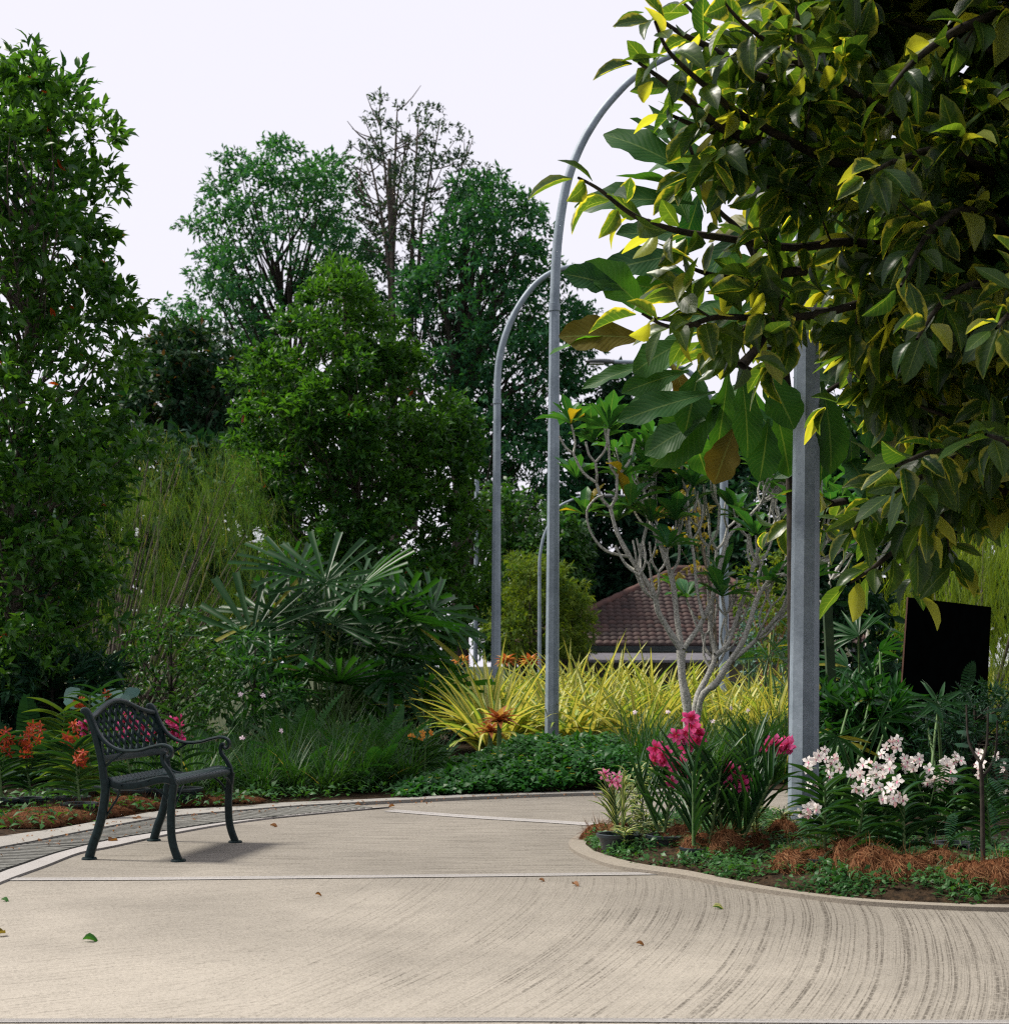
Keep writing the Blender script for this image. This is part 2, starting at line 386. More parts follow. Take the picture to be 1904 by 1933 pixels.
def sph(rng, n):
    return nrm(rng.normal(size=(n, 3)))
def inpoly(p, poly):
    x, y = p[:, 0], p[:, 1]; c = np.zeros(len(p), bool); n = len(poly)
    for i in range(n):
        x1, y1 = poly[i]; x2, y2 = poly[(i + 1) % n]
        if y1 == y2: continue
        k = ((y1 > y) != (y2 > y)) & (x < (x2 - x1) * (y - y1) / (y2 - y1) + x1); c ^= k
    return c
def edist(p, poly):
    d = np.full(len(p), 1e9); n = len(poly)
    for i in range(n):
        a = np.array(poly[i], float); b = np.array(poly[(i + 1) % n], float); ab = b - a
        t = np.clip(((p - a) @ ab) / (ab @ ab + 1e-9), 0, 1); d = np.minimum(d, np.linalg.norm(p - a - t[:, None] * ab, axis=1))
    return d
def crown(rng, poly, Y, n, depth, gap, round_px=None):
    """clump centres filling a crown whose outline was measured on the photograph; the crown bulges by 'depth' metres"""
    poly = [tuple(q) for q in poly]; a = np.array(poly, float); lo, hi = a.min(0), a.max(0); out = []; ok = []
    rp = round_px or .35 * min(hi - lo)
    for _ in range(60):
        p = rng.uniform(lo, hi, (400, 2)); p = p[inpoly(p, poly)]
        e = edist(p, poly)
        for q, ee in zip(p, e):
            if ee < gap * .35: continue
            d = depth * math.sqrt(max(0, 1 - (1 - min(1, ee / rp)) ** 2)) * rng.uniform(-1, 1)
            w = W(q[0], q[1], Y); w[1] += d
            if ok and np.min(np.linalg.norm(np.array(ok) - w, axis=1)) < gap * Y / F: continue
            ok.append(w); out.append(w)
            if len(out) >= n: return np.array(out)
    return np.array(out)

def curve(p0, p1, sag=.15, n=6, rng=None):
    p0, p1 = np.array(p0, float), np.array(p1, float); t = np.linspace(0, 1, n)[:, None]
    L = np.linalg.norm(p1 - p0); mid = (p0 + p1) / 2 + np.array([0, 0, -sag * L])
    if rng is not None: mid = mid + rng.normal(size=3) * L * .07
    return (1 - t) ** 2 * p0 + 2 * t * (1 - t) * mid + t ** 2 * p1
def smoothpts(pts, k=4):
    P = np.array(pts, float)
    if len(P) < 3: return P
    out = []
    for i in range(len(P) - 1):
        p0 = P[max(i - 1, 0)]; p1 = P[i]; p2 = P[i + 1]; p3 = P[min(i + 2, len(P) - 1)]
        for t in np.arange(k) / k:
            out.append(.5 * ((2 * p1) + (-p0 + p2) * t + (2 * p0 - 5 * p1 + 4 * p2 - p3) * t * t + (-p0 + 3 * p1 - 3 * p2 + p3) * t ** 3))
    out.append(P[-1]); return np.array(out)

def clump_leaves(mb, rng, C, rad, nper, tpls, size, flat=.7, droop=.2, up=.7, mi=0, out_bias=1.0, center=None, size_var=.35, twig_len=.35, twig_n=5):
    """tufts of leaves: every clump centre carries twigs, every twig a spray of leaves"""
    P, D = [], []
    for c in C:
        k = max(1, nper // twig_n)
        td = sph(rng, k); td[:, 2] = td[:, 2] * .8 + .15
        if center is not None: td += nrm(c - center) * .5 * out_bias
        td = nrm(td)
        r = rad * rng.uniform(.25, 1, k)[:, None]
        base = c + td * r * np.array([1, 1, flat])
        for b, d in zip(base, td):
            t = rng.uniform(0, 1, twig_n)[:, None]
            P.append(b + d * t * twig_len * rad); D.append(d + rng.normal(size=(twig_n, 3)) * .75 + np.array([0, 0, -droop]))
    P = np.concatenate(P); D = np.concatenate(D); n = len(P)
    Nn = np.array([0, 0, up]) + rng.normal(size=(n, 3)) * .45
    S = size * rng.uniform(1 - size_var, 1 + size_var, n)
    scatter(mb, tpls, P, D, Nn, S, mi=mi, rng=rng); return P

def tree(name, label, cat, base, trunk, poly, Y, nclump, depth, gap, rad, nper, tpls, size, leafm, barkm, r0=.12, limbs=True, seed=1, group=None, extra=None, limb_r=.022, round_px=None, limb_share=.4, **kw):
    rng = np.random.default_rng(seed); root = thing(name, label, cat, base, group)
    C = crown(rng, poly, Y, nclump, depth, gap, round_px)
    if extra is not None: C = np.concatenate([C, extra])
    tb = MB(); T = smoothpts([base] + list(trunk)); m = len(T)
    tb.tube(T, np.linspace(r0, r0 * .25, m), 8)
    if limbs:
        for c in C:
            if rng.random() > limb_share: continue
            below = T[T[:, 2] < c[2] - .15 * (c[2] - base[2]) + .05]
            if len(below) == 0: below = T[:1]
            h = np.linalg.norm((below - c) * np.array([1, 1, .8]), axis=1); s = below[min(len(below) - 1, max(0, int(np.argmin(h)) - rng.integers(0, 3)))]
            L = np.linalg.norm(c - s); pts = curve(s, c, .12, 7, rng)
            tb.tube(pts, np.linspace(max(limb_r, L * limb_r * .5), limb_r * .25, 7), 5)
    tb.build('trunk', barkm, root)
    lb = MB(); clump_leaves(lb, rng, C, rad, nper, tpls, size, center=C.mean(0), **kw)
    lb.build('crown', leafm, root); return root, C

LEAF_S = [leaf(2, .42, 'oval', .5, .15, 2, seed=i) for i in range(2)]                 # small far leaves
LEAF_M = [leaf(3, .40, 'oval', b, .25, 3, seed=i) for i, b in enumerate((.3, .8, 1.2))]
LEAF_L = [leaf(5, .47, 'oval', b, f, 5, seed=i, wavy=wv) for i, (b, f, wv) in enumerate(((.2, .08, .015), (.6, .18, .02), (1.0, .28, .03), (.4, .35, .02)))]
LANCE = [leaf(3, .2, 'lance', b, .2, 3, seed=i) for i, b in enumerate((.4, .9))]

L = {}
L['left'] = leafmat('glossy_green_leaf', (.03, .10, .024), (.105, .21, .04), (.30, .05, .015), .002, trans=.42, rough=.33)
L['cone'] = leafmat('bright_green_leaf', (.02, .075, .02), (.10, .22, .03), (.2, .035, .015), .002, trans=.42, rough=.4)
L['far1'] = leafmat('far_green_leaf', (.03, .12, .055), (.07, .20, .075), trans=.35, rough=.6, spec=.2)
L['far2'] = leafmat('far_sparse_leaf', (.03, .06, .045), (.06, .09, .06), trans=.3, rough=.6, spec=.2)
L['far3'] = leafmat('far_dark_green_leaf', (.022, .095, .045), (.05, .15, .055), trans=.35, rough=.6, spec=.2)
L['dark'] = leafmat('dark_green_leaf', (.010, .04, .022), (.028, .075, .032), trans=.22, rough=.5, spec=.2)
L['darkrust'] = leafmat('rusty_dark_leaf', (.012, .05, .022), (.04, .075, .028), (.10, .055, .02), .03, trans=.22, rough=.5, spec=.2)
L['feather'] = leafmat('yellow_green_leaf', (.06, .12, .02), (.22, .24, .03), trans=.4, rough=.6, spec=.2)
L['weep'] = leafmat('willowy_leaf', (.045, .10, .018), (.13, .19, .035), (.2, .2, .08), .05, trans=.45, rough=.6, spec=.2)
L['weepy'] = leafmat('yellow_weeping_leaf', (.10, .15, .015), (.24, .26, .03), trans=.5, rough=.6, spec=.2)
L['shrub'] = leafmat('shrub_leaf', (.02, .08, .02), (.08, .16, .03), trans=.35, rough=.4)
L['ochre'] = leafmat('ochre_leaf', (.15, .14, .02), (.25, .19, .03), trans=.4, rough=.6)
L['ficus'] = leafmat('variegated_leaf', (.026, .066, .022), (.075, .125, .030), (.18, .22, .05), .12, trans=.5, rough=.34, spec=.6, edge=(.24, .26, .06), edge_w=(.62, .95), veins=8, tcol=(3.6, 2.9, .6), dim=.64, bs=.07)
L['giant'] = leafmat('broad_ribbed_leaf', (.02, .075, .028), (.06, .15, .03), (.13, .13, .02), .06, trans=.42, rough=.45, spec=.35, veins=14, tcol=(1.9, 1.8, .4))
L['giant_y'] = leafmat('yellowing_broad_leaf', (.12, .11, .02), (.19, .15, .025), trans=.42, rough=.5, spec=.3, veins=14, tcol=(1.6, 1.3, .4))
L['giant_g'] = leafmat('bright_broad_leaf', (.07, .17, .03), (.10, .22, .04), trans=.5, rough=.45, spec=.3, veins=14, tcol=(1.8, 1.9, .4))
L['plum'] = leafmat('frangipani_leaf', (.03, .12, .04), (.07, .2, .05), (.34, .25, .02), .03, trans=.35, rough=.45, veins=12)
L['ygrass'] = leafmat('variegated_blade', (.48, .46, .11), (.62, .60, .22), (.30, .38, .08), .25, trans=.35, rough=.45, spec=.35, stripes=((.07, .17, .03), .62, .85), tcol=(1.3, 1.2, .5), dim=.9)
L['grass'] = leafmat('fine_green_blade', (.02, .07, .016), (.065, .14, .03), (.3, .26, .1), .005, trans=.35, rough=.5)
L['fern'] = leafmat('fern_leaf', (.02, .085, .025), (.055, .15, .035), trans=.35, rough=.5)
L['palm'] = leafmat('pleated_palm_leaf', (.014, .062, .016), (.034, .105, .022), (.2, .2, .03), .02, trans=.35, rough=.38, spec=.35)
L['cover'] = leafmat('ground_cover_leaf', (.02, .09, .02), (.065, .20, .03), trans=.35, rough=.4)
L['weed'] = leafmat('weed_leaf', (.025, .09, .02), (.09, .2, .05), trans=.3, rough=.45)
L['strap'] = leafmat('orchid_leaf', (.018, .065, .025), (.055, .12, .035), (.2, .16, .03), .03, trans=.22, rough=.4)
L['strap_y'] = leafmat('olive_orchid_leaf', (.06, .12, .025), (.15, .2, .04), trans=.3, rough=.4)
L['vari'] = leafmat('cream_edged_leaf', (.06, .13, .035), (.12, .2, .06), trans=.3, rough=.4, stripes=((.5, .5, .24), .55, .8), tcol=(1.3, 1.3, .6))
L['brom'] = leafmat('orange_rosette_leaf', (.48, .11, .04), (.62, .30, .10), (.7, .5, .15), .2, trans=.3, rough=.35, tcol=(1.3, 1, .6))
L['silver'] = leafmat('silvery_leaf', (.10, .17, .14), (.2, .28, .24), trans=.2, rough=.5)
def petal(name, a, b, c=None, pc=0, tr=.35, ce=None):
    return leafmat(name, a, b, c, pc, trans=tr, center=ce, dim=1.0, rough=.5, spec=.25, tcol=(1.2, 1.1, 1.1), veins=0)
L['pink'] = petal('magenta_petal', (.50, .03, .16), (.78, .16, .40), ce=((.38, .01, .05), .15, .75))
L['rose'] = petal('pale_pink_petal', (.62, .16, .34), (.78, .32, .5), ce=((.5, .05, .2), .1, .5))
L['red'] = petal('orange_red_petal', (.24, .035, .012), (.42, .08, .025))
L['white'] = petal('white_petal', (.84, .79, .76), (.92, .90, .88), (.78, .52, .52), .06, ce=((.80, .60, .45), .0, .25))
L['yel'] = petal('yellow_petal', (.75, .5, .03), (.85, .65, .06))
L['blush'] = petal('blush_petal', (.75, .55, .62), (.85, .72, .78))
L['oran'] = petal('orange_petal', (.75, .28, .04), (.8, .4, .08))
L['lip'] = petal('dark_lip', (.35, .02, .06), (.5, .05, .1))
L['dry'] = leafmat('dry_leaf', (.16, .07, .03), (.32, .15, .06), trans=.2, rough=.7)

#==================================================================== SETTING
def flat(name, pts, z, mat, kind='structure', thick=0.0):
    mb = MB(); p = [(a, b, z) for a, b in pts]
    mb.ngon(p)
    if thick:
        for i in range(len(p)):
            a, b = p[i], p[(i + 1) % len(p)]
            mb.add([a, b, (b[0], b[1], z - thick), (a[0], a[1], z - thick)], [[3, 2, 1, 0]])
    o = mb.build(name, mat, smooth=False); o['kind'] = kind; return o

# garden terrain: flat near the path, dipping behind the planting
def hgt(x, y):
    t = np.clip((y - 24) / 16.0, 0, 1); return -.03 - 1.5 * t * t * (3 - 2 * t)
xs = np.concatenate([[-600, -200, -80], np.linspace(-40, 40, 41), [80, 200, 600]]); ys = np.concatenate([[-30, 0], np.linspace(4, 64, 61), [90, 150, 300, 900]])
gx, gy = np.meshgrid(xs, ys); v = np.stack([gx, gy, hgt(gx, gy)], -1).reshape(-1, 3); nx = len(xs); idx = np.arange(len(v)).reshape(len(ys), nx)
mb = MB(); mb.add(v, np.stack([idx[:-1, :-1], idx[:-1, 1:], idx[1:, 1:], idx[1:, :-1]], -1).reshape(-1, 4)); g = mb.build('ground', M['ground']); g['kind'] = 'structure'

# edge lines of the path, measured, as ground points
K_OUT = [G(*p) for p in [(0, 1587), (105, 1572), (176, 1559), (246, 1547), (316, 1536), (450, 1529), (527, 1522), (669, 1516), (770, 1511), (900, 1505), (1000, 1502), (1140, 1497), (1400, 1493), (1800, 1490)]]
K_IN = [G(*p) for p in [(0, 1607), (60, 1596), (141, 1579), (246, 1559), (316, 1548), (450, 1536), (560, 1527), (669, 1521)]]
D_IN = [G(*p) for p in [(0, 1652), (42, 1637), (116, 1612), (211, 1589), (316, 1572), (436, 1554), (527, 1545), (620, 1536), (700, 1529)]]
S_IN = [G(*p) for p in [(7, 1667), (88, 1637), (150, 1613), (211, 1601), (292, 1583), (352, 1571), (440, 1556), (540, 1543), (598, 1536), (669, 1530), (735, 1526)]]
def sm2(p, k=4): return [tuple(q[:2]) for q in smoothpts([(a, b, 0) for a, b in p], k)]
far_edge = K_OUT[6:]
left_ext = [(-6, 5.2), (-4.2, 7.2)]
slab_poly = [(-6, 1.5), (9, 1.5), (9, 13.9)] + [(x, y) for x, y in reversed(sm2(K_OUT))] + [G(-130, 1612), G(-300, 1655), (-6, 5.5)]
flat('path', slab_poly, 0.0, M['slab'])

def band(name, A, B, z, mat, n=60, kind='structure', zb=None):
    def res(p):
        p = np.array(sm2(p)); d = np.concatenate([[0], np.cumsum(np.linalg.norm(np.diff(p, axis=0), axis=1))]); t = np.linspace(0, d[-1], n)
        return np.stack([np.interp(t, d, p[:, 0]), np.interp(t, d, p[:, 1])], 1)
    a, b = res(A), res(B); zb = z if zb is None else zb
    v = np.concatenate([np.c_[a, np.full(n, z)], np.c_[b, np.full(n, zb)]]); q = [[i, i + 1, n + i + 1, n + i] for i in range(n - 1)]
    mb = MB(); mb.add(v, q)
    for arr, zz, sgn in ((a, z, 1), (b, zb, -1)):      # skirts so that the band is a solid step
        v2 = np.concatenate([np.c_[arr, np.full(n, zz)], np.c_[arr, np.full(n, -.05)]]); q2 = [[i, n + i, n + i + 1, i + 1][::sgn] for i in range(n - 1)]; mb.add(v2, q2)
    o = mb.build(name, mat, smooth=False); o['kind'] = kind; return o, a, b
ext = lambda P, a, b: [G(*a), G(*b)] + list(P)
K_FAR = K_IN + [G(*p) for p in [(770, 1516), (900, 1510), (1000, 1506), (1140, 1502), (1400, 1498)]]
K0, K1, D0, S0 = ext(K_OUT[:13], (-300, 1655), (-130, 1612)), ext(K_IN, (-300, 1690), (-130, 1637)), ext(D_IN, (-300, 1800), (-130, 1707)), ext(S_IN, (-300, 1832), (-130, 1728))
band('kerb', K0, ext(K_FAR, (-300, 1690), (-130, 1637)), .026, M['kerb'])
_, da, db = band('drain_channel', K1, D0, .004, M['gap'])
band('path_edging', D0, S0, .012, M['strip'])
# slotted drain cover: narrow bars across the channel
mb = MB(); n = 80
def res(p, n):
    p = np.array(sm2(p)); d = np.concatenate([[0], np.cumsum(np.linalg.norm(np.diff(p, axis=0), axis=1))]); t = np.linspace(0, d[-1], n); return np.stack([np.interp(t, d, p[:, 0]), np.interp(t, d, p[:, 1])], 1)
a, b = res(K1, n), res(D0, n); bfine = res(D0, 900)
for i in range(n - 1):
    tdir = a[i + 1] - a[i]; tdir = tdir / np.linalg.norm(tdir); nd = np.array([tdir[1], -tdir[0]]); rel = bfine - a[i]; al = np.abs(rel @ tdir); al[(rel @ nd) < 0] = 9; j = int(np.argmin(al))
    wq = float(rel[j] @ nd) * .95
    if al[j] > .05 or wq > .6: continue
    p = a[i]; q = p + nd * wq; p2 = a[i] + (a[i + 1] - a[i]) * .58; q2 = p2 + nd * wq
    if np.linalg.norm(p - q) < .03: continue
    z = .016; mb.add([(*p, z), (*p2, z), (*q2, z), (*q, z), (*p, 0), (*p2, 0), (*q2, 0), (*q, 0)], [[0, 1, 2, 3], [0, 4, 5, 1], [1, 5, 6, 2], [2, 6, 7, 3], [3, 7, 4, 0]])
o = mb.build('drain_cover', M['grate'], smooth=False); tag(o, kind='structure')
# smooth trowelled borders and the dark joints between the slabs
def joint(A, wd, name='joint_border'):
    A = np.array(A); d = A[-1] - A[0]; nn = np.array([-d[1], d[0]]) / np.linalg.norm(d)
    mb = MB()
    for off, w, z, mi in ((0, wd, .004, 0), (0, .004, .008, 1)):
        l = A + nn * (off + w / 2); r = A + nn * (off - w / 2); m = len(A); mb.add(np.concatenate([np.c_[l, np.full(m, z)], np.c_[r, np.full(m, z)]]), [[i + m, i + m + 1, i + 1, i] for i in range(m - 1)], None, mi)
    o = mb.build(name, [M['strip'], M['gap']], smooth=False); o['kind'] = 'structure'
joint(sm2([G(*p) for p in [(10, 1661), (300, 1660), (600, 1657), (900, 1654), (1240, 1650)]]), .10)
joint(sm2([G(*p) for p in [(735, 1531), (890, 1543), (1040, 1552), (1180, 1561), (1500, 1574)]]), .16)
joint([(-3.2, 4.80), (-1.6, 4.815), (0, 4.83), (1.2, 4.80), (5, 4.77)], .05)
mb = MB(); 
# island bed with its kerb
I_OUT = [G(*p) for p in [(1240, 1556), (1165, 1561), (1121, 1570), (1086, 1584), (1073, 1597), (1080, 1609), (1104, 1622), (1165, 1642), (1282, 1658), (1381, 1677), (1494, 1694), (1620, 1709), (1772, 1718), (1904, 1722), (2080, 1722)]]
I_IN = [G(*p) for p in [(1240, 1560), (1180, 1568), (1150, 1576), (1120, 1586), (1105, 1598), (1112, 1606), (1130, 1616), (1200, 1636), (1300, 1651), (1390, 1670), (1497, 1689), (1621, 1704), (1772, 1713), (1904, 1716), (2080, 1716)]]
band('bed_kerb', I_OUT, I_IN, .02, M['bedkerb'], 80)
IP = sm2(I_IN) + [(6.5, 7.1), (6.5, 10.9), (3.6, 10.9), G(1500, 1552)]
def hisl(x, y):
    p = np.stack([np.ravel(x), np.ravel(y)], 1); d = edist(p, IP) * np.where(inpoly(p, IP), 1, -1)
    return (.012 + .10 * (1 - np.exp(-np.clip(d, 0, 9) / .35)) + .02 * np.sin(p[:, 0] * 9) * np.sin(p[:, 1] * 11) * np.clip(d, 0, .2) * 5).reshape(np.shape(x))
gx, gy = np.meshgrid(np.linspace(.3, 6.5, 125), np.linspace(6.8, 10.95, 85)); hz = hisl(gx, gy); ins = inpoly(np.stack([gx.ravel(), gy.ravel()], 1), IP).reshape(gx.shape)
hz = np.where(ins, hz, -.04); idx = np.arange(gx.size).reshape(gx.shape); q = np.stack([idx[:-1, :-1], idx[:-1, 1:], idx[1:, 1:], idx[1:, :-1]], -1).reshape(-1, 4)
q = q[ins.ravel()[q].any(1)]
mb = MB(); mb.add(np.stack([gx, gy, hz], -1).reshape(-1, 3), q); o = mb.build('island_soil', M['soil']); o['kind'] = 'structure'
mb = MB(); mb.ngon([(a, b, .013) for a, b in IP]); o = mb.build('island_bed', M['soil'], smooth=False); o['kind'] = 'structure'
# planted bank beyond the kerb
LB = sm2(K_OUT); bank = [G(-300, 1655), G(-130, 1612)] + LB + [(9, 14.0), (9, 24), (-14, 24), (-14, 8)]
flat('bank_soil', bank, .012, M['soil'], thick=.05)

#==================================================================== BENCH
bc = (-1.945, 9.18); th = math.atan2(-.09, .52)
bench = thing('garden_bench', 'dark green cast metal garden bench with lattice back and curled armrests', 'bench', (bc[0], bc[1], 0.0), rotz=th)
HW = .46                                             # half width
def bp(x, z, y=0): return np.array([x - .27, y, z])   # profile coordinates: x forward from the rear foot
def zs(pts, y=0): return smoothpts([bp((px - 265) * .000612, (1668 - py) * .000598, y) for px, py in pts], 5)
YA = np.array([0, 1, 0])
for sgn in (-1, 1):
    y = sgn * HW
    b = MB(); P = zs([(262, 1650), (300, 1520), (345, 1400), (385, 1250), (408, 1120), (418, 1020), (410, 930)], y)
    b.sweep(P, np.linspace(.017, .021, len(P)), np.linspace(.026, .024, len(P)), YA, 10, power=.7); b.lathe(P[0] * [1, 1, 0] + [0, 0, .0], [(.0, .012), (.038, .012), (.042, .006), (.042, 0)], 16); b.build('rear_leg', M['iron'], bench, sharp=40)
    b = MB(); P = zs([(1108, 1655), (1070, 1560), (1045, 1450), (1038, 1300), (1042, 1150), (1056, 1040), (1066, 960)], y)
    b.sweep(P, np.linspace(.017, .021, len(P)), np.linspace(.022, .022, len(P)), YA, 10, power=.7); b.lathe(P[0] * [1, 1, 0], [(.0, .012), (.038, .012), (.042, .006), (.042, 0)], 16); b.build('front_leg', M['iron'], bench, sharp=40)
    # arm: back post with scroll, sweeping down into the armrest, curl, and the S support
    b = MB(); P = zs([(418, 1000), (400, 900), (382, 760), (350, 620), (312, 480), (268, 360), (232, 300), (212, 296), (205, 318)], y)
    b.sweep(P, .019, np.concatenate([np.linspace(.022, .02, len(P) - 6), np.linspace(.02, .012, 6)]), YA, 10, power=.7); b.build('back_post', M['iron'], bench, sharp=40)
    b = MB(); P = zs([(262, 312), (300, 400), (350, 500), (420, 585), (510, 640), (610, 662), (740, 655), (860, 622), (950, 604), (1015, 618), (1046, 655), (1040, 700), (1010, 718), (988, 700)], y)
    b.sweep(P, .019, np.linspace(.011, .009, len(P)), YA, 8, power=.7); 
    P = zs([(1066, 960), (1052, 900), (1010, 830), (968, 770), (956, 710), (972, 676), (1000, 680)], y); b.sweep(P, .014, np.linspace(.016, .010, len(P)), YA, 8, power=.7)
    P = zs([(430, 800), (470, 760), (550, 705), (620, 664)], y); b.sweep(P, .007, .007, YA, 6); b.build('armrest', M['iron'], bench, sharp=40)
    b = MB(); P = zs([(420, 930), (470, 972), (560, 992), (680, 985), (800, 958), (900, 930), (980, 925), (1062, 950)], y * .96)
    b.sweep(P, .012, .021, YA, 8, power=.7); b.build('seat_rail', M['iron'], bench, sharp=40)
    b = MB(); P = zs([(870, 1000), (930, 1035), (985, 1090), (1020, 1160)], y * .97); b.sweep(P, .006, .006, YA, 6)
    b.build('front_brace', M['iron'], bench); b = MB(); P = zs([(545, 1000), (520, 1100), (450, 1210), (400, 1290)], y * .97); b.sweep(P, .006, .006, YA, 6); b.build('rear_brace', M['iron'], bench); b = MB()
    P = [bp(.49, .30, y * .98), bp(.50, .345, y * .93), bp(.50, .39, y * .82), bp(.49, .405, y * .70)]; b.sweep(smoothpts(P), .006, .006, None, 6)
    b.build('corner_brace', M['iron'], bench)
# seat: S-curved frame and woven lattice
SP = zs([(420, 925), (470, 960), (560, 978), (680, 968), (800, 940), (900, 912), (980, 908), (1040, 920), (1070, 945), (1072, 975)])
SL = np.concatenate([[0], np.cumsum(np.linalg.norm(np.diff(SP, axis=0), axis=1))]); 
def seat_pt(u, y): return np.array([np.interp(u, SL, SP[:, 0]), y, np.interp(u, SL, SP[:, 2])])
seatL = SL[-1] - .03; b = MB()
def lattice(b, fn, ulen, vlen, step, hw, th_, clipf=None, inset=.0):
    """two sets of diagonal strips over the surface fn(u, v), u in 0..ulen, v in -vlen..vlen, woven over and under"""
    for sg in (1, -1):
        k = -vlen - ulen
        while k < vlen + ulen:
            pts = []
            for t in np.arange(0, ulen + .001, .012):
                vv = k + sg * t if sg > 0 else -k - t
                if abs(vv) > vlen or (clipf and not clipf(t, vv)):
                    if len(pts) > 3: emit(b, pts, hw, th_)
                    pts = []; continue
                p = fn(t, vv); e = 1e-3; nn = np.cross(fn(t + e, vv) - p, fn(t, vv + e) - p); nn /= np.linalg.norm(nn)
                pts.append((p + nn * .0022 * sg * math.cos((t + vv * 0) / step * 2 * PI), nn))
            if len(pts) > 3: emit(b, pts, hw, th_)
            k += step
def emit(b, pts, hw, t):
    P = np.array([p for p, _ in pts]); Nn = np.array([n for _, n in pts]); T = np.gradient(P, axis=0); T /= np.linalg.norm(T, axis=1)[:, None]
    S = np.cross(T, Nn); S /= np.linalg.norm(S, axis=1)[:, None]; v = []
    for a, c in ((-1, -1), (1, -1), (1, 1), (-1, 1)): v.append(P + S * hw * a + Nn * t * c)
    m = len(P); V = np.stack(v, 1).reshape(-1, 3); q = [[i * 4 + j, i * 4 + (j + 1) % 4, (i + 1) * 4 + (j + 1) % 4, (i + 1) * 4 + j] for i in range(m - 1) for j in range(4)]; b.add(V, q)
lattice(b, lambda u, v: seat_pt(u, v), seatL, HW - .01, .052, .0145, .003)
for y in np.linspace(-.3, .3, 3):
    pass
b.build('seat', M['iron'], bench, smooth=False)
b = MB()
for u0, u1 in ((seatL - .045, seatL + .03), (0, .03)):
    us = np.linspace(u0, u1, 6); ysr = np.linspace(-HW + .005, HW - .005, 12)
    for off in (0, -.007):
        v = np.array([[seat_pt(u, y) + [0, 0, .005 + off] for y in ysr] for u in us]).reshape(-1, 3); idx = np.arange(72).reshape(6, 12)
        q = np.stack([idx[:-1, :-1], idx[:-1, 1:], idx[1:, 1:], idx[1:, :-1]], -1).reshape(-1, 4)[:, ::(1 if off else -1)]; b.add(v, q)
b.build('seat_edge', M['iron'], bench, smooth=True)
# back: tilted, slightly hollow; arched top rail
BKP = zs([(395, 745), (372, 680), (345, 600), (305, 480), (268, 370), (248, 310), (240, 240), (236, 180)])
def arch(y): s = abs(y) / HW; return .075 * (math.cos(min(1, s) * PI) * .5 + .5) ** .9
BL = np.concatenate([[0], np.cumsum(np.linalg.norm(np.diff(BKP, axis=0), axis=1))]); H0 = float(np.interp(.81, BKP[:, 2], BL))
def back_pt(u, y): return np.array([np.interp(u, BL, BKP[:, 0]) - .03 * (1 - (y / HW) ** 2), y, np.interp(u, BL, BKP[:, 2])])
yy = np.linspace(-HW, HW, 41)
bk = MB(); P = np.array([back_pt(H0 - .03 + arch(y) * 1.12, y) for y in yy]); bk.sweep(P, .017, .019, np.array([-.4, 0, 1]), 10, power=.8); top = bk.build('backrest', M['iron'], bench, sharp=40)
bk = MB(); P = np.array([back_pt(.0, y) for y in yy]); bk.sweep(P, .022, .010, np.array([-.3, 0, 1]), 8, power=.7); bk.build('lower_rail', M['iron'], top, sharp=40)
bk = MB(); lattice(bk, back_pt, H0 + .09, HW - .008, .088, .0095, .0035, clipf=lambda u, v: .012 < u < H0 - .03 + arch(v) * 1.12); bk.build('lattice', M['iron_lattice'], top, smooth=False)

#==================================================================== LAMP POSTS
def lamp(label, x, Y, r0, rj, zj, arm, sc=1.0, lean=0.0, luminaire=True, zb=0.0, sides=8, phase=PI / 8 + .12, group='curved street lamps among the planting'):
    root = thing('street_lamp', label, 'street lamp', (x, Y, zb), group)
    b = MB(); zz = np.linspace(zb, zj, 7); P = np.stack([x + lean * (zz - zb), np.full(7, Y), zz], 1)
    rr = np.linspace(r0, rj, 7); b.sweep(P, rr, rr, np.array([1, 0, 0]), sides, phase=phase); b.build('pole', M['galv'], root, smooth=False)
    b = MB(); b.lathe((x + lean * (zj - zb), Y, zj), [(rj * .9, -.05), (rj * 1.12, -.045), (rj * 1.12, .035), (rj * .9, .04)], 16); b.build('collar', M['galv'], root, sharp=40)
    b = MB(); b.box((x, Y, zb + .012), (r0 * 4.4, r0 * 4.4, .024)); b.build('base_plate', M['galv'], root, smooth=False)
    if arm:
        x0 = x + lean * (zj - zb)
        P = smoothpts([(x0 + a * sc, Y, zj + c * abs(sc)) for a, c in arm], 6); rr = np.linspace(rj * .97, rj * .5, len(P))
        b = MB(); b.sweep(P, rr, rr, np.array([0, 1, 0]), 12, phase=.1); b.build('arm', M['galv'], root)
        if luminaire:
            e = P[-1]; s = 1 if sc > 0 else -1; d = P[-1] - P[-3]; ang = math.atan2(d[2], abs(d[0])); L_ = .62
            prof = []
            for t in np.linspace(0, 1, 7): prof.append((e[0] + s * L_ * t, Y, e[2] + L_ * t * math.tan(ang * .4)))
            b = MB(); wdt = np.array([.05, .10, .13, .14, .14, .12, .05]); b.sweep(prof, wdt, np.array([.035, .05, .055, .05, .045, .035, .015]), np.array([0, 1, 0]), 12, power=.8); h = b.build('lamp_head', M['galv_dark'], root)
            b = MB(); b.box((e[0] + s * L_ * .6, Y, e[2] + L_ * .6 * math.tan(ang * .4) - .052), (.3, .18, .02)); b.build('lens', M['lens'], h, smooth=False)
    return root
ARM3 = [(0, 0), (.03, .64), (.2, 1.24), (.5, 1.75), (.84, 2.05), (1.27, 2.17), (1.8, 2.16), (2.4, 2.06)]
ARM2 = [(0, 0), (.035, .76), (.14, 1.44), (.30, 1.9), (.52, 2.28), (.75, 2.56), (.99, 2.78), (1.4, 3.02), (1.9, 3.15), (2.4, 3.2)]
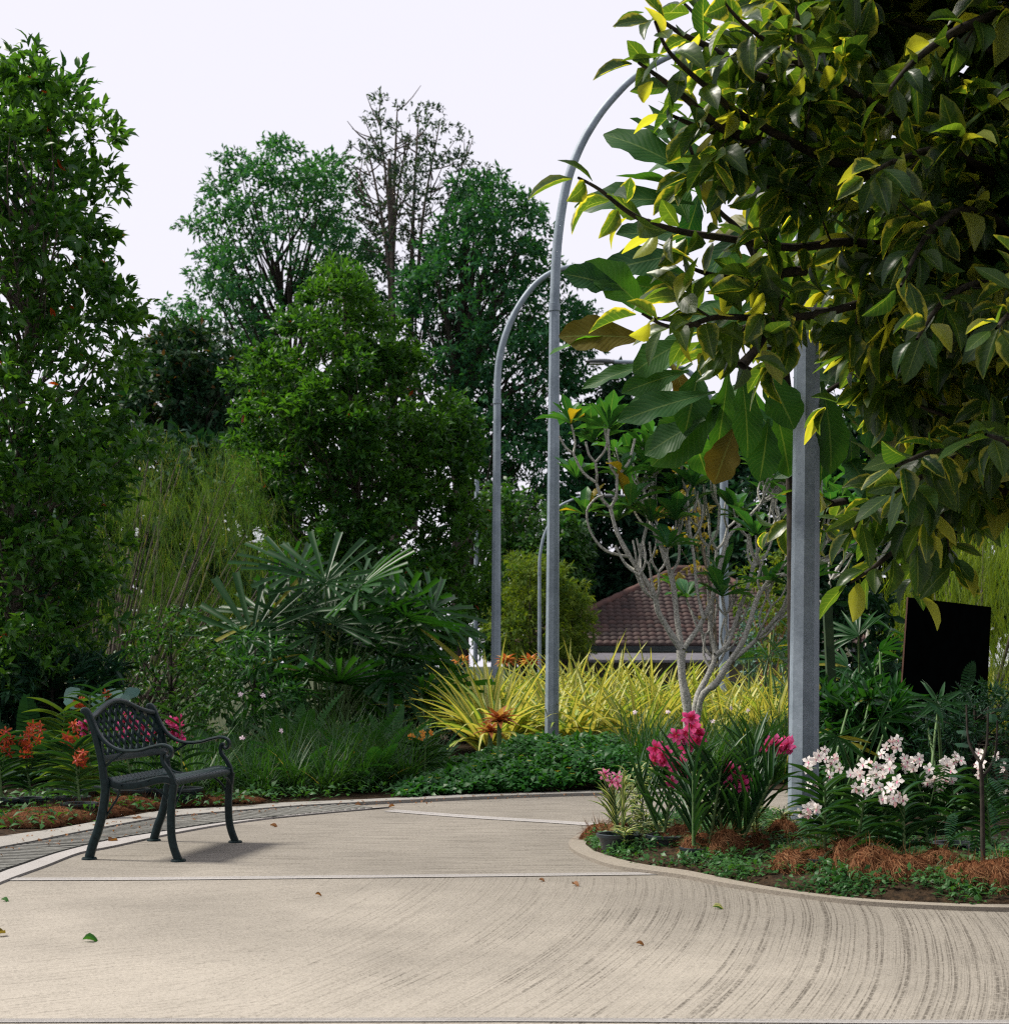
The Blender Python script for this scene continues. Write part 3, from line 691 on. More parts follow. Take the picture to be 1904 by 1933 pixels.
lamp('tallest octagonal grey lamp pole rising out of the orchid bed at right', 1.75, 9.32, .091, .060, 5.5, ARM3, lean=.008, zb=.05)
lamp('grey lamp post whose curved arm rises to the top, beside the round green cover plant', (1041 - CX) * 16.9 / F, 16.9, .079, .055, 4.87, ARM2, sc=.885, lean=.006, phase=PI / 8 - .25)
lamp('grey lamp post with lower bent arm just left of the taller central one', -.145, 25.6, .088, .062, 5.3, ARM3, lean=.005, phase=PI / 8 + .1)
zb4 = float(hgt(0, 40)); lamp('small distant lamp post with bent arm in front of the feathery yellow bush', (1018 - CX) * 40 / F, 40, .056, .042, 3.33, [(0, 0), (.013, .43), (.12, .96), (.35, 1.43), (.5, 1.68), (.8, 1.84), (1.2, 1.97), (1.6, 1.95)], zb=zb4)
zb5 = float(hgt(0, 34)); lamp('grey lamp pole standing in front of the tiled roof behind the frangipani', (1366 - CX) * 34 / F, 34, .12, .085, 5.3, [(0, 0), (.03, .64), (.2, 1.24), (.5, 1.75), (.84, 2.05), (1.27, 2.15), (1.8, 2.2), (2.35, 2.22)], sc=-1.0, zb=zb5, sides=14)

r = thing('slim_pole', 'thin distant grey pole left of the lamp posts above the pointed tree', 'pole', (( 899 - CX) * 47 / F, 47, float(hgt(0, 47))))
b = MB(); b.tube([W(897, 1250, 47), W(900, 905, 47)], .07, 8, cap=True); b.build('pole', M['galv'], r); b = MB(); b.tube([W(900, 905, 47), W(901, 893, 47)], .03, 6, cap=True); b.build('cap', M['galv'], r)
r = thing('timber_pole', 'brown round timber pole behind the frangipani branches', 'pole', W(1441, 1360, 25) * [1, 1, 0])
b = MB(); b.tube([W(1440, 1380, 25), W(1441, 1100, 25)], [.045, .035], 10, cap=True); b.build('pole', M['wood'], r)
r = thing('timber_post', 'dark mossy square post beside the right lamp pole', 'post', W(1580, 1520, 12) * [1, 1, 0])
b = MB(); b.sweep([W(1580, 1520, 12), W(1561, 1143, 12)], .045, .045, np.array([1, 0, 0]), 4, phase=PI / 4); b.build('post', M['post_green'], r, smooth=False)

# information board seen from behind
sg = thing('sign_board', 'plain black back of an upright board standing among the plants at right', 'sign', W(1780, 1500, 12.8) * [1, 1, 0])
TL, TR, BR_, BL_ = W(1713.7, 1127.4, 12.4), W(1870.7, 1146, 13.2), W(1858, 1412, 13.2), W(1693, 1430, 12.4)
nn = np.cross(TR - TL, BL_ - TL); nn /= np.linalg.norm(nn); nn *= -np.sign(nn[1]) 
b = MB(); q = [TL, TR, BR_, BL_]; v = np.array(q + [p - nn * .014 for p in q]); b.add(v, [[0, 1, 2, 3], [7, 6, 5, 4]]); b.build('panel', M['panel'], sg, smooth=False)
b = MB(); b.add(v, [[0, 4, 5, 1], [1, 5, 6, 2], [2, 6, 7, 3], [3, 7, 4, 0]]); b.build('frame', M['panel_edge'], sg, smooth=False)
for t in (.2, .8):
    p = TL * (1 - t) + TR * t; p2 = BL_ * (1 - t) + BR_ * t; b = MB(); b.sweep([[p2[0], p2[1] + .06, 0], [p[0], p[1] + .06, p[2] - .1]], .03, .03, np.array([1, 0, 0]), 4, phase=PI / 4); b.build('leg', M['panel'], sg, smooth=False)

#==================================================================== HOUSE
HY = 45.0
def tile_mat():
    m, nt, out = newmat('clay_roof_tiles')
    uv = nt.nodes.new('ShaderNodeUVMap'); wn_ = nt.nodes.new('ShaderNodeTexWhiteNoise'); wn_.noise_dimensions = '2D'
    fl = nt.nodes.new('ShaderNodeVectorMath'); fl.operation = 'FLOOR'; nt.links.new(uv.outputs[0], fl.inputs[0]); nt.links.new(fl.outputs[0], wn_.inputs['Vector'])
    col = mixc(nt, wn_.outputs['Value'], (.028, .02, .019), (.064, .036, .031))
    n = noise(nt, pos(nt), .9, 3); col = mixc(nt, mth(nt, 'MULTIPLY', sstep(nt, n, .4, .7), .6), col, (.05, .036, .034))
    p = prin(nt, col, .75, .25); nt.links.new(p.outputs[0], out.inputs[0]); return m
M['tile'] = tile_mat(); M['ridge'] = simple('ridge_tiles', (.05, .028, .024), (.10, .05, .04), 3, .8)
M['wall'] = simple('dim_wall', (.10, .09, .07), (.16, .14, .1), 2, .9); M['awning'] = simple('grey_sheet', (.09, .088, .10), (.13, .125, .14), 4, .5); M['gl'] = simple('dark_window', (.01, .015, .02), (.02, .03, .03), 2, .1, .6)
zg = float(hgt(0, 48)); house = thing('house', 'low house with dark red clay tiled hip roof behind the frangipani', 'house', (4.5, 48, zg))
ez = EYE + (HZ - 1219) * HY / F; rz = EYE + (HZ - 1078) * 50 / F; xl, xr = .35, 10.6; rl, rr_ = 5.45, 6.2; RY = 50.0; BY = 55.0
def roof_plane(b, A, B, C, D, nu, nv):
    """A-B the eave, D-C the ridge; wavy tile courses, trimmed along the hips"""
    A, B, C, D = map(np.array, (A, B, C, D)); up = np.cross(B - A, D - A).astype(float); up /= np.linalg.norm(up); up *= np.sign(up[2])
    el = np.linalg.norm(B - A); sp = 14
    for r_ in range(nv):
        t0, t1 = r_ / nv, (r_ + 1.12) / nv
        l0, l1 = A + (D - A) * t0, A + (D - A) * min(1, t1); r0, r1 = B + (C - B) * t0, B + (C - B) * min(1, t1)
        e = (B - A) / el; s0 = np.dot(l0 - A, e); s1 = np.dot(r0 - A, e); pitch = el / nu; us = np.arange(math.floor(s0 / pitch * 6), math.ceil(s1 / pitch * 6) + 1) / 6 * pitch
        us = np.clip(us, s0, s1); wave = .045 * np.abs(np.sin(us / pitch * PI)) ** .7
        ul = np.clip(us, np.dot(l1 - A, e), np.dot(r1 - A, e)); m = len(us)
        base0 = l0 - e * s0; base1 = l1 - e * np.dot(l1 - A, e)
        lo = base0 + us[:, None] * e + up * (wave[:, None] + .05); hi = base1 + ul[:, None] * e + up * (wave[:, None] + .012); fr = base0 + us[:, None] * e + up * .0
        v = np.concatenate([lo, hi, fr]); q = [[i, i + 1, m + i + 1, m + i] for i in range(m - 1)] + [[2 * m + i, 2 * m + i + 1, i + 1, i] for i in range(m - 1)]
        uvv = np.concatenate([np.stack([us / pitch, np.full(m, r_ + .5)], 1)] * 3); b.add(v, q, uvv)
b = MB()
roof_plane(b, (xl, HY, ez), (xr, HY, ez), (rr_, RY, rz), (rl, RY, rz), 46, 20)
roof_plane(b, (xl, BY, ez), (xl, HY, ez), (rl, RY, rz), (rl + .01, RY, rz), 36, 20)
roof_plane(b, (xr, HY, ez), (xr, BY, ez), (rr_, RY, rz), (rr_ - .01, RY, rz), 36, 20)
roof_plane(b, (xr, BY, ez), (xl, BY, ez), (rl, RY, rz), (rr_, RY, rz), 46, 20)
rf = b.build('roof', M['tile'], house)
b = MB()
for p, q in (((xl, HY, ez), (rl, RY, rz)), ((xr, HY, ez), (rr_, RY, rz)), ((rl, RY, rz), (rr_, RY, rz))):
    P = np.array([np.array(p) + (np.array(q) - np.array(p)) * t for t in np.linspace(0, 1, 26)]) + [0, 0, .06]; b.sweep(P, .11 + .015 * (np.arange(26) % 2), .09, None, 8)
b.build('ridge_cap', M['ridge'], rf)
b = MB(); b.box(((xl + xr) / 2, HY + .02, ez - .09), (xr - xl, .10, .16)); b.build('fascia', M['gl'], house, smooth=False)
b = MB(); b.box(((xl + xr) / 2, HY + 5, (zg + ez) / 2), (xr - xl - 1.4, 8.4, ez - zg - .1)); b.build('wall', M['wall'], house, smooth=False)
aw = MB(); p0, p1 = W(1112, 1237, 43.4), W(1345, 1237, 43.4)
aw.add([(p0[0], 43.2, p0[2] - .13), (p1[0], 43.2, p0[2] - .13), (p1[0], 44.9, p0[2] + .07), (p0[0], 44.9, p0[2] + .07), (p0[0], 43.2, p0[2] - .2), (p1[0], 43.2, p0[2] - .2), (p1[0], 44.9, p0[2] + .0), (p0[0], 44.9, p0[2])], [[0, 1, 2, 3], [4, 7, 6, 5], [0, 4, 5, 1], [0, 3, 7, 4], [1, 5, 6, 2]])
aw.build('awning', M['awning'], house, smooth=False)
for x in np.arange(.2, 8, 2.1):
    b = MB(); b.box((x, HY + .79, zg + 1.5), (1.2, .06, 1.1)); w_ = b.build('window', M['gl'], house, smooth=False); b = MB(); b.box((x, HY + .74, zg + .92), (1.3, .1, .06)); b.build('sill', M['wall'], w_, smooth=False)

#==================================================================== TREES
def mats(*k): return [L[a] for a in k]
def trp(*p, Y): return [W(x, y, Y) for x, y in p]
tree('glossy_leaved_tree', 'tall broad-leaved tree with glossy leaves filling the left edge', 'tree', W(40, 1470, 15) * [1, 1, 0], trp((35, 1200), (30, 900), (55, 600), (60, 350), Y=15),
     [(-120, 90), (-60, 105), (10, 145), (100, 155), (150, 160), (198, 215), (200, 265), (172, 290), (192, 360), (160, 410), (185, 490), (222, 530), (250, 610), (240, 690), (212, 740), (262, 800), (240, 860), (210, 920), (215, 1020), (190, 1090), (190, 1180), (140, 1260), (60, 1330), (-120, 1330)],
     15, 360, 1.3, 17, .26, 74, LEAF_M, .115, L['left'], M['bark'], .07, seed=3, droop=-.55, limb_r=.014, round_px=150)
tree('conical_tree', 'dense pointed bright green tree in the middle distance', 'tree', W(680, 1366, 27) * [1, 1, 0], trp((680, 1150), (670, 850), (650, 560), Y=27),
     [(640, 505), (690, 540), (705, 600), (760, 650), (800, 710), (855, 765), (892, 830), (903, 900), (928, 960), (915, 1050), (925, 1130), (880, 1180), (800, 1250), (600, 1250), (520, 1150), (510, 1000), (470, 900), (452, 820), (466, 720), (500, 655), (560, 600), (600, 550)],
     27, 430, 1.9, 17, .34, 150, LEAF_M, .125, L['cone'], M['bark'], .14, seed=5, droop=-.6, limb_r=.02)
gB = float(hgt(0, 62))
tree('tall_rain_tree', 'tall spreading green tree with layered crown left of the bare stemmed trees', 'tree', (W(560, 1250, 62)[0], 62, gB), trp((560, 1000), (550, 700), (520, 500), Y=62),
     [(455, 295), (560, 283), (645, 285), (662, 330), (700, 420), (728, 520), (720, 600), (680, 640), (640, 560), (560, 600), (500, 700), (440, 800), (340, 800), (335, 690), (322, 570), (352, 530), (362, 440), (402, 380), (415, 325)],
     62, 190, 3.6, 24, .60, 130, LEAF_S, .215, L['far1'], M['bark_dark'], .26, seed=7, limb_r=.03, limb_share=.45, flat=.42, twig_len=.5)
rt, _ = tree('sparse_tall_tree', 'tallest tree with thin bare upright stems and sparse leaves against the sky', 'tree', (W(745, 1250, 60)[0], 60, gB), trp((742, 900), (740, 600), (735, 300), Y=60),
     [(665, 250), (700, 200), (745, 190), (800, 212), (860, 225), (892, 270), (932, 320), (905, 370), (860, 430), (800, 520), (770, 620), (740, 640), (712, 520), (690, 430)],
     60, 125, 2.4, 16, .42, 60, LEAF_S, .155, L['far2'], M['bark'], .30, seed=8, limbs=False, flat=.7)
rng = np.random.default_rng(8); b = MB()
for x0, y0, x1, y1, rr in ((742, 650, 690, 260, .12), (742, 600, 715, 215, .10), (740, 560, 750, 200, .13), (775, 640, 790, 215, .13), (785, 600, 830, 230, .10), (800, 640, 880, 290, .10), (790, 560, 905, 330, .08), (745, 560, 672, 320, .07), (780, 1000, 785, 560, .18), (760, 900, 800, 600, .14), (742, 500, 770, 250, .07)):
    Yq = 60 + rng.uniform(-1.5, 1.5); P = [W(x0, y0, Yq), W(x0 * .55 + x1 * .45 - (x1 - x0) * .18, (y0 + y1) / 2, Yq), W(x1, y1, Yq)]; b.tube(smoothpts(P, 6), np.linspace(rr, .02, 13), 6)
    for k in range(16):
        t = rng.uniform(.35, 1); p = W(x0 + (x1 - x0) * t, y0 + (y1 - y0) * t, Yq); d = nrm(np.array([rng.normal() * .7, rng.normal() * .5, rng.uniform(.3, 1)])) * rng.uniform(.6, 1.5); b.tube(curve(p, p + d, .15, 4), np.linspace(.035, .01, 4), 4)
b.build('stem', M['bark'], rt)
rt, _ = tree('spreading_dark_tree', 'large dark-limbed green tree behind the central lamp posts', 'tree', (W(868, 1250, 58)[0], 58, gB), trp((868, 950), (870, 750), (872, 600), (880, 420), Y=58),
     [(880, 340), (930, 328), (965, 360), (1012, 410), (1043, 440), (1052, 520), (1112, 560), (1100, 640), (1117, 700), (1080, 760), (1092, 850), (1080, 950), (1040, 1010), (950, 1010), (905, 850), (860, 760), (800, 690), (765, 600), (760, 520), (800, 480), (850, 420)],
     58, 290, 3.6, 21, .62, 130, LEAF_S, .215, L['far3'], M['bark_dark'], .38, seed=9, limb_r=.03, limb_share=.4, flat=.5, twig_len=.5)
b = MB()
for pts in (((870, 860), (890, 700), (940, 600), (1010, 560)), ((870, 800), (850, 640), (820, 520)), ((872, 760), (920, 640), (940, 480)), ((868, 900), (940, 760), (1050, 700)), ((868, 880), (800, 760), (770, 650))):
    b.tube(smoothpts([W(x, y, 57.6) for x, y in pts], 5), np.linspace(.2, .05, (len(pts) - 1) * 5 + 1), 7)
b.build('limb', M['bark_dark'], rt)
tree('dark_rusty_tree', 'dark tree with rusty brown leaf patches behind the weeping shrub', 'tree', (W(380, 1250, 50)[0], 50, gB), trp((370, 1000), (360, 760), Y=50),
     [(245, 660), (330, 632), (420, 640), (480, 690), (500, 800), (470, 880), (380, 860), (300, 850), (235, 800)], 50, 130, 2.5, 18, .55, 90, LEAF_S, .28, L['darkrust'], M['bark_dark'], .22, seed=10, limb_r=.035)
tree('dark_back_tree', 'low dark evergreen mass behind the weeping shrub at left', 'tree', (W(330, 1250, 44)[0], 44, gB), trp((330, 1100), Y=44),
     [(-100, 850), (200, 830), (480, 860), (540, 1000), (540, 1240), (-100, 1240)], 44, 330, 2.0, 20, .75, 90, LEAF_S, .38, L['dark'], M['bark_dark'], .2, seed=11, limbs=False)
tree('round_dark_tree', 'rounded very dark tree rising behind the left part of the tiled roof', 'tree', (W(1190, 1250, 60)[0], 60, gB), trp((1190, 1000), (1180, 850), Y=60),
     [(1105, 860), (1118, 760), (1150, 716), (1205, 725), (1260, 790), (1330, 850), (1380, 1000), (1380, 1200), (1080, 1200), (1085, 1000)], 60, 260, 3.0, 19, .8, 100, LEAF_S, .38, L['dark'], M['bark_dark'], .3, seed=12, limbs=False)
tree('wide_dark_tree', 'wide dark tree behind the frangipani and right lamp pole', 'tree', (W(1560, 1250, 52)[0], 52, gB), trp((1560, 1000), (1560, 850), Y=52),
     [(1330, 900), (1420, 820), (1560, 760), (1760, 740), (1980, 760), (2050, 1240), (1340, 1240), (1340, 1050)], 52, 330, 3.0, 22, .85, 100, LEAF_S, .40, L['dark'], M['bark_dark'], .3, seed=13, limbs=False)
tree('mid_green_tree', 'mid green tree directly behind the two central lamp posts', 'tree', (W(1000, 1250, 48)[0], 48, float(hgt(0, 48))), trp((1000, 1120), (995, 1000), Y=48),
     [(905, 930), (960, 920), (1030, 950), (1090, 1000), (1110, 1100), (1090, 1235), (915, 1235), (905, 1130), (912, 1040)], 48, 170, 1.5, 16, .5, 100, LEAF_S, .22, L['shrub'], M['bark_dark'], .14, seed=14, limb_r=.03)
tree('feathery_bush', 'feathery yellow-green bush between the lamp posts and the tiled roof', 'bush', W(1020, 1300, 42) * [1, 1, 0] + [0, 0, -1.5], trp((1020, 1200), Y=42),
     [(938, 1060), (1000, 1046), (1060, 1070), (1092, 1115), (1114, 1165), (1095, 1245), (930, 1245), (922, 1150)], 42, 150, 1.4, 14, .36, 90, LANCE, .17, L['feather'], M['bark_dark'], .08, seed=15, limb_r=.02, flat=.4)
tree('ochre_leaved_tree', 'thin tree with ochre yellow leaves behind the frangipani', 'tree', W(1345, 1390, 21) * [1, 1, 0], trp((1350, 1200), (1330, 1050), (1300, 900), Y=21),
     [(1270, 860), (1330, 850), (1350, 950), (1330, 1080), (1345, 1200), (1290, 1090), (1240, 1100), (1235, 1010), (1275, 950)], 21, 30, .7, 15, .13, 24, LEAF_M, .08, L['ochre'], M['bark'], .03, seed=16, limb_r=.008, droop=.6)
tree('ochre_twiggy_shrub', 'twiggy shrub with dull gold leaves left of the right lamp pole', 'shrub', W(1450, 1390, 22) * [1, 1, 0], trp((1450, 1200), (1440, 1060), Y=22),
     [(1390, 1060), (1450, 1030), (1520, 1050), (1520, 1250), (1400, 1250)], 22, 60, .7, 15, .16, 30, LEAF_M, .08, L['feather'], M['wood'], .03, seed=17, limb_r=.008, droop=.5)

# willowy shrubs: arching branches hung with thread-like leaves
def weeping(name, label, base, poly, Y, nb, depth, leafm, barkm, seed, ln=(.15, .40), strands=30, wdt=.014, cat='shrub'):
    rng = np.random.default_rng(seed); root = thing(name, label, cat, base)
    C = crown(rng, poly, Y, nb, depth, 15); tb = MB(); P, S = [], []
    for c in C:
        if rng.random() < .22:
            pts = curve(base + rng.normal(size=3) * [.15, .15, 0], c, .06, 7, rng); tb.tube(pts, np.linspace(.03, .006, 7), 5)
            a = pts[3:]; 
        n = strands; p = c + rng.normal(size=(n, 3)) * np.array([.17, .17, .10]); P.append(p); S.append(rng.uniform(*ln, n))
    tb.build('branches' if False else 'stem', barkm, root)
    P = np.concatenate(P); S = np.concatenate(S); n = len(P)
    D = np.stack([rng.normal(size=n) * .22 + .1, rng.normal(size=n) * .22, -np.ones(n)], 1)
    tp = [leaf(5, wdt, 'lance', b_, 0, 2) for b_ in (.5, 1.1, -.7)]
    lb = MB(); scatter(lb, tp, P, D, rng.normal(size=(n, 3)), S, rng=rng)
    # short side needles make the threads read as foliage
    k = rng.integers(0, n, n * 8); t = rng.uniform(.05, .98, n * 8)[:, None]; q = P[k] + nrm(D[k]) * S[k][:, None] * t
    scatter(lb, [leaf(1, .17, 'lance', 0, 0, 2)], q, nrm(D[k]) * .8 + rng.normal(size=(n * 8, 3)) * .45, rng.normal(size=(n * 8, 3)), rng.uniform(.05, .11, n * 8), rng=rng)
    lb.build('foliage', leafm, root); return root
weeping('weeping_shrub', 'olive green willowy shrub with arching grey branches behind the bench', W(200, 1400, 20) * [1, 1, 0],
        [(240, 830), (330, 812), (430, 828), (485, 880), (525, 960), (560, 1050), (530, 1130), (460, 1180), (400, 1260), (250, 1300), (150, 1310), (140, 1180), (160, 1050), (200, 920)], 20.5, 190, 1.7, L['weep'], M['bark'], 21)
weeping('weeping_bush', 'yellow-green bush of hanging threadlike leaves behind the black board', W(1830, 1420, 17) * [1, 1, 0],
        [(1690, 1060), (1740, 1000), (1990, 960), (2010, 1400), (1860, 1420), (1700, 1290)], 17, 95, 1.3, L['weepy'], M['bark'], 22, ln=(.3, .7), strands=34)

def shrub(name, label, poly, Y, n, depth, gap, rad, nper, tp, size, lm, seed, cat='shrub', **k):
    a = np.array(poly, float); bx = a[:, 0].mean(); rng = np.random.default_rng(seed)
    base = W(bx, 1300, Y) * [1, 1, 0]; base[2] = float(hgt(0, Y)) if Y > 24 else .03
    return tree(name, label, cat, base, [base + [0, 0, .5], W(bx, a[:, 1].min() + 30, Y)], poly, Y, n, depth, gap, rad, nper, tp, size, lm, M['bark_dark'], .03, seed=seed, limb_r=.008, **k)
shrub('small_leaved_shrub', 'small-leaved green shrub just behind the bench and under the weeping shrub', [(205, 1270), (250, 1180), (300, 1150), (350, 1150), (400, 1200), (440, 1260), (430, 1440), (210, 1440)], 17, 130, .6, 15, .15, 34, LEAF_M, .07, L['shrub'], 31)
shrub('dark_corner_shrub', 'very dark shrub filling the lower left corner behind the red orchids', [(-80, 1230), (80, 1240), (200, 1250), (240, 1330), (230, 1480), (-80, 1480)], 14.6, 130, .5, 17, .17, 36, LANCE, .17, L['dark'], 32)
shrub('tangled_green_shrub', 'tangled mid-green shrub between the bench and the fan palm', [(400, 1260), (450, 1190), (520, 1200), (560, 1300), (560, 1440), (400, 1440)], 18, 55, .6, 16, .16, 34, LANCE, .15, L['fern'], 33)
shrub('palm_side_shrub', 'dark leafy shrub at the foot of the fan palm', [(620, 1260), (760, 1240), (860, 1260), (880, 1400), (620, 1440)], 21.5, 90, .6, 18, .22, 36, LANCE, .2, L['dark'], 34)
shrub('leafy_bank_shrub', 'dark leafy shrub left of the black board behind the white orchids', [(1548, 1330), (1600, 1300), (1690, 1320), (1700, 1450), (1690, 1530), (1548, 1530)], 11.2, 90, .45, 18, .12, 30, LANCE, .17, L['palm'], 35)
shrub('fine_leaved_shrub', 'fine ferny-leaved shrub in front of the black board', [(1700, 1390), (1760, 1350), (1850, 1300), (1990, 1310), (2040, 1560), (1700, 1560)], 10.8, 210, .5, 15, .13, 60, LANCE, .055, L['dark'], 36)
shrub('yellow_edge_shrub', 'yellow-green leafy shrub low behind the right lamp pole', [(1550, 1170), (1600, 1110), (1660, 1120), (1690, 1200), (1680, 1330), (1560, 1330)], 15.5, 60, .6, 17, .16, 30, LEAF_M, .13, L['dark'], 37)
shrub('silver_shrub', 'pale silvery shrub behind the frangipani beside the roof', [(1400, 1140), (1470, 1120), (1500, 1200), (1490, 1270), (1400, 1270)], 24, 50, .6, 16, .17, 30, LEAF_M, .09, L['silver'], 38)

# frangipani: pale forking limbs with leaf rosettes at the tips
def frangipani(name, label, base, limbs, Y, seed, r0, forks, rosettes, lsize=.40):
    rng = np.random.default_rng(seed); root = thing(name, label, 'tree', base); tb = MB(); tips = []
    def fork(p, d, r, n, top):
        if n == 0 or p[2] > top: tips.append((p, d)); return
        k = 2 if rng.random() < .85 else 3
        for i in range(k):
            a = rng.uniform(0, 2 * PI); s = nrm(np.array([math.cos(a), .6 * math.sin(a), 0])); s = s if i == 0 else -fork.s if k == 2 else s
            fork.s = s; dd = nrm(d * 1.0 + s * .55 + np.array([0, 0, .28])); L_ = rng.uniform(.20, .42); q = p + dd * L_
            tb.tube(smoothpts([p, p + nrm(d + s * .8) * L_ * .45, q], 3), np.linspace(r, r * .8, 7), 6); fork(q, nrm(dd + [0, 0, .25]), r * .84, n - 1, top)
    fork.s = np.array([1., 0, 0])
    for pts, dy, ra, rb, nf in limbs:
        m = len(pts); P = smoothpts([W(x, y, Y + dy * i / max(1, m - 1)) for i, (x, y) in enumerate(pts)], 4); tb.tube(P, np.linspace(ra, rb, len(P)) * (1 + .08 * rng.normal(size=len(P))), 8)
        if nf: fork(P[-1], nrm(P[-1] - P[-3]), rb * .95, nf, EYE + (HZ - 850) * Y / F)
        for k in range(forks if nf else 0):
            i = rng.integers(len(P) // 3, len(P) - 1); fork(P[i], nrm(P[i + 1] - P[i]), rb * .8, max(1, nf - 1), EYE + (HZ - 880) * Y / F)
    tb.build('trunk', M['bark_pale'], root)
    tips = [t for t in tips if rng.random() < .3] + [(W(x, y, Y + rng.uniform(-.4, .4)), np.array([0, 0, 1.])) for x, y in rosettes]
    lb = MB(); tp = [leaf(4, .33, 'obovate', b_, .25, 3, seed=2) for b_ in (.3, .7)]
    for p, d in tips:
        n = rng.integers(8, 13); a = np.arange(n) * 2.4 + rng.uniform(0, 6); el = rng.uniform(.0, 1.1, n)
        D = np.stack([np.cos(a) * np.cos(el), np.sin(a) * np.cos(el), np.sin(el)], 1) + d * .3
        scatter(lb, tp, np.repeat(p[None], n, 0), D, np.array([0, 0, 1.]), lsize * rng.uniform(.55, 1.1, n), rng=rng)
    lb.build('crown', L['plum'], root); return root
def z5(*p): return [(1041.3 + x * .3079, 743.8 + y * .3079) for x, y in p]
base = W(1300, 1345, 15.5); base[2] = .03
PL = [([(1302, 1475)] + z5((830, 1930), (800, 1750), (790, 1570)), 0, .052, .040, 0),
      (z5((790, 1570), (700, 1420), (650, 1330), (630, 1240), (560, 1120), (480, 1000), (400, 850), (360, 700)), -.3, .031, .018, 3),
      (z5((795, 1565), (770, 1400), (740, 1150), (690, 1000), (640, 860), (600, 800)), .3, .031, .018, 3),
      (z5((805, 1560), (900, 1430), (980, 1270), (1020, 1100), (1060, 940), (1100, 850), (1200, 760), (1300, 650)), .2, .027, .014, 2),
      ([(1308, 1420)] + z5((880, 1900), (960, 1720), (1000, 1600), (970, 1450), (980, 1300), (1000, 1150)), .5, .037, .019, 3),
      (z5((1000, 1600), (1080, 1530), (1140, 1350), (1200, 1180), (1260, 960)), .3, .026, .016, 3),
      ([(1310, 1430)] + z5((910, 1880), (1010, 1770), (1090, 1640), (1180, 1500), (1260, 1250), (1350, 1130), (1470, 1100)), -.5, .037, .017, 3),
      (z5((1110, 1630), (1250, 1510), (1400, 1340), (1480, 1180)), -.2, .024, .015, 3),
      (z5((480, 1000), (330, 960), (240, 850), (215, 720), (270, 640), (320, 620)), -.4, .014, .010, 0),
      (z5((530, 1060), (560, 900), (600, 700), (560, 560), (600, 430)), .3, .016, .012, 1),
      (z5((930, 1380), (890, 1200), (870, 1000), (840, 800), (830, 600)), .2, .018, .013, 2)]
frangipani('frangipani_tree', 'small frangipani tree with pale bare forking branches in front of the tiled roof', base, PL, 15.5, 41, .05, 2,
           z5((370, 250), (300, 170), (250, 300), (150, 520), (600, 500), (440, 500), (200, 740), (400, 780), (480, 690), (1210, 400), (1350, 500), (870, 570), (1180, 330), (720, 420)))
base = W(1640, 1420, 19); base[2] = .03
frangipani('frangipani_tree', 'second frangipani with pale branches glimpsed right of the right lamp pole', base,
           [([(1640, 1420), (1600, 1280), (1560, 1160), (1520, 1060)], .3, .05, .018, 2), ([(1630, 1330), (1640, 1180), (1650, 1080), (1690, 1010)], 0, .035, .016, 3), ([(1610, 1250), (1560, 1140), (1590, 1060), (1640, 1020)], -.3, .03, .014, 2)], 19, 42, .05, 1, [(1600, 900), (1560, 930)])

#==================================================================== FAN PALMS, GRASSES, FERNS
SEG = [leaf(4, .105, 'blunt', b_, .35, 3) for b_ in (.1, .3)]; SEGN = [leaf(4, .11, 'lance', b_, .3, 3) for b_ in (.3, .6)]
def fan(mb, sb, rng, hub, face, axis, size, nseg=13, spread=2.2, root=None, seg=None):
    face = nrm(np.array(face, float)); axis = nrm(np.array(axis, float)); axis = nrm(axis - face * (axis @ face)); side = np.cross(face, axis)
    a = np.linspace(-spread, spread, nseg) + rng.normal(size=nseg) * .05
    D = np.cos(a)[:, None] * axis + np.sin(a)[:, None] * side + face * .12
    scatter(mb, seg or SEG, np.repeat(hub[None], nseg, 0), D, face, size * (1 - .12 * (np.abs(a) / spread) ** 2) * rng.uniform(.9, 1.05, nseg), rng=rng)
    if root is not None: sb.tube(curve(root, hub, -.12, 6), np.linspace(.014, .008, 6), 5)
def fanpalm(name, label, bx, Y, hubs, size, seed, spread=2.0, nseg=11, extra=10, box=None, seg=None, sh=1.1):
    rng = np.random.default_rng(seed); base = W(bx, 1300, Y) * [1, 1, 0] + [0, 0, .03]; root = thing(name, label, 'palm', base)
    mb, sb = MB(), MB(); cz = np.array([base[0], Y, .9]); pts = [W(x, y, Y + rng.uniform(-.7, .6)) for x, y in hubs]
    for k in range(extra): pts.append(W(rng.uniform(box[0], box[1]), rng.uniform(box[2], box[3]), Y + rng.uniform(-.3, 1.0)))
    for h in pts:
        out = nrm(h - cz); face = out * .4 + np.array([rng.normal() * .35, -.55 + rng.normal() * .4, .5]); ax = out + np.array([0, 0, .15]) + rng.normal(size=3) * .2
        fan(mb, sb, rng, h, face, ax, size * rng.uniform(.8, 1.1), nseg + rng.integers(-2, 3), spread + rng.normal() * .2, base + rng.normal(size=3) * [.12, .12, 0], seg)
    for k in range(4): p = base + rng.normal(size=3) * [.2, .2, 0]; sb.tube([p, p + [rng.normal() * .05, 0, sh * .5], p + [rng.normal() * .12, 0, sh]], [.02, .018, .012], 7)
    sb.build('stem', M['green_stem'], root); mb.build('fronds' if False else 'foliage', L['palm'], root); return root
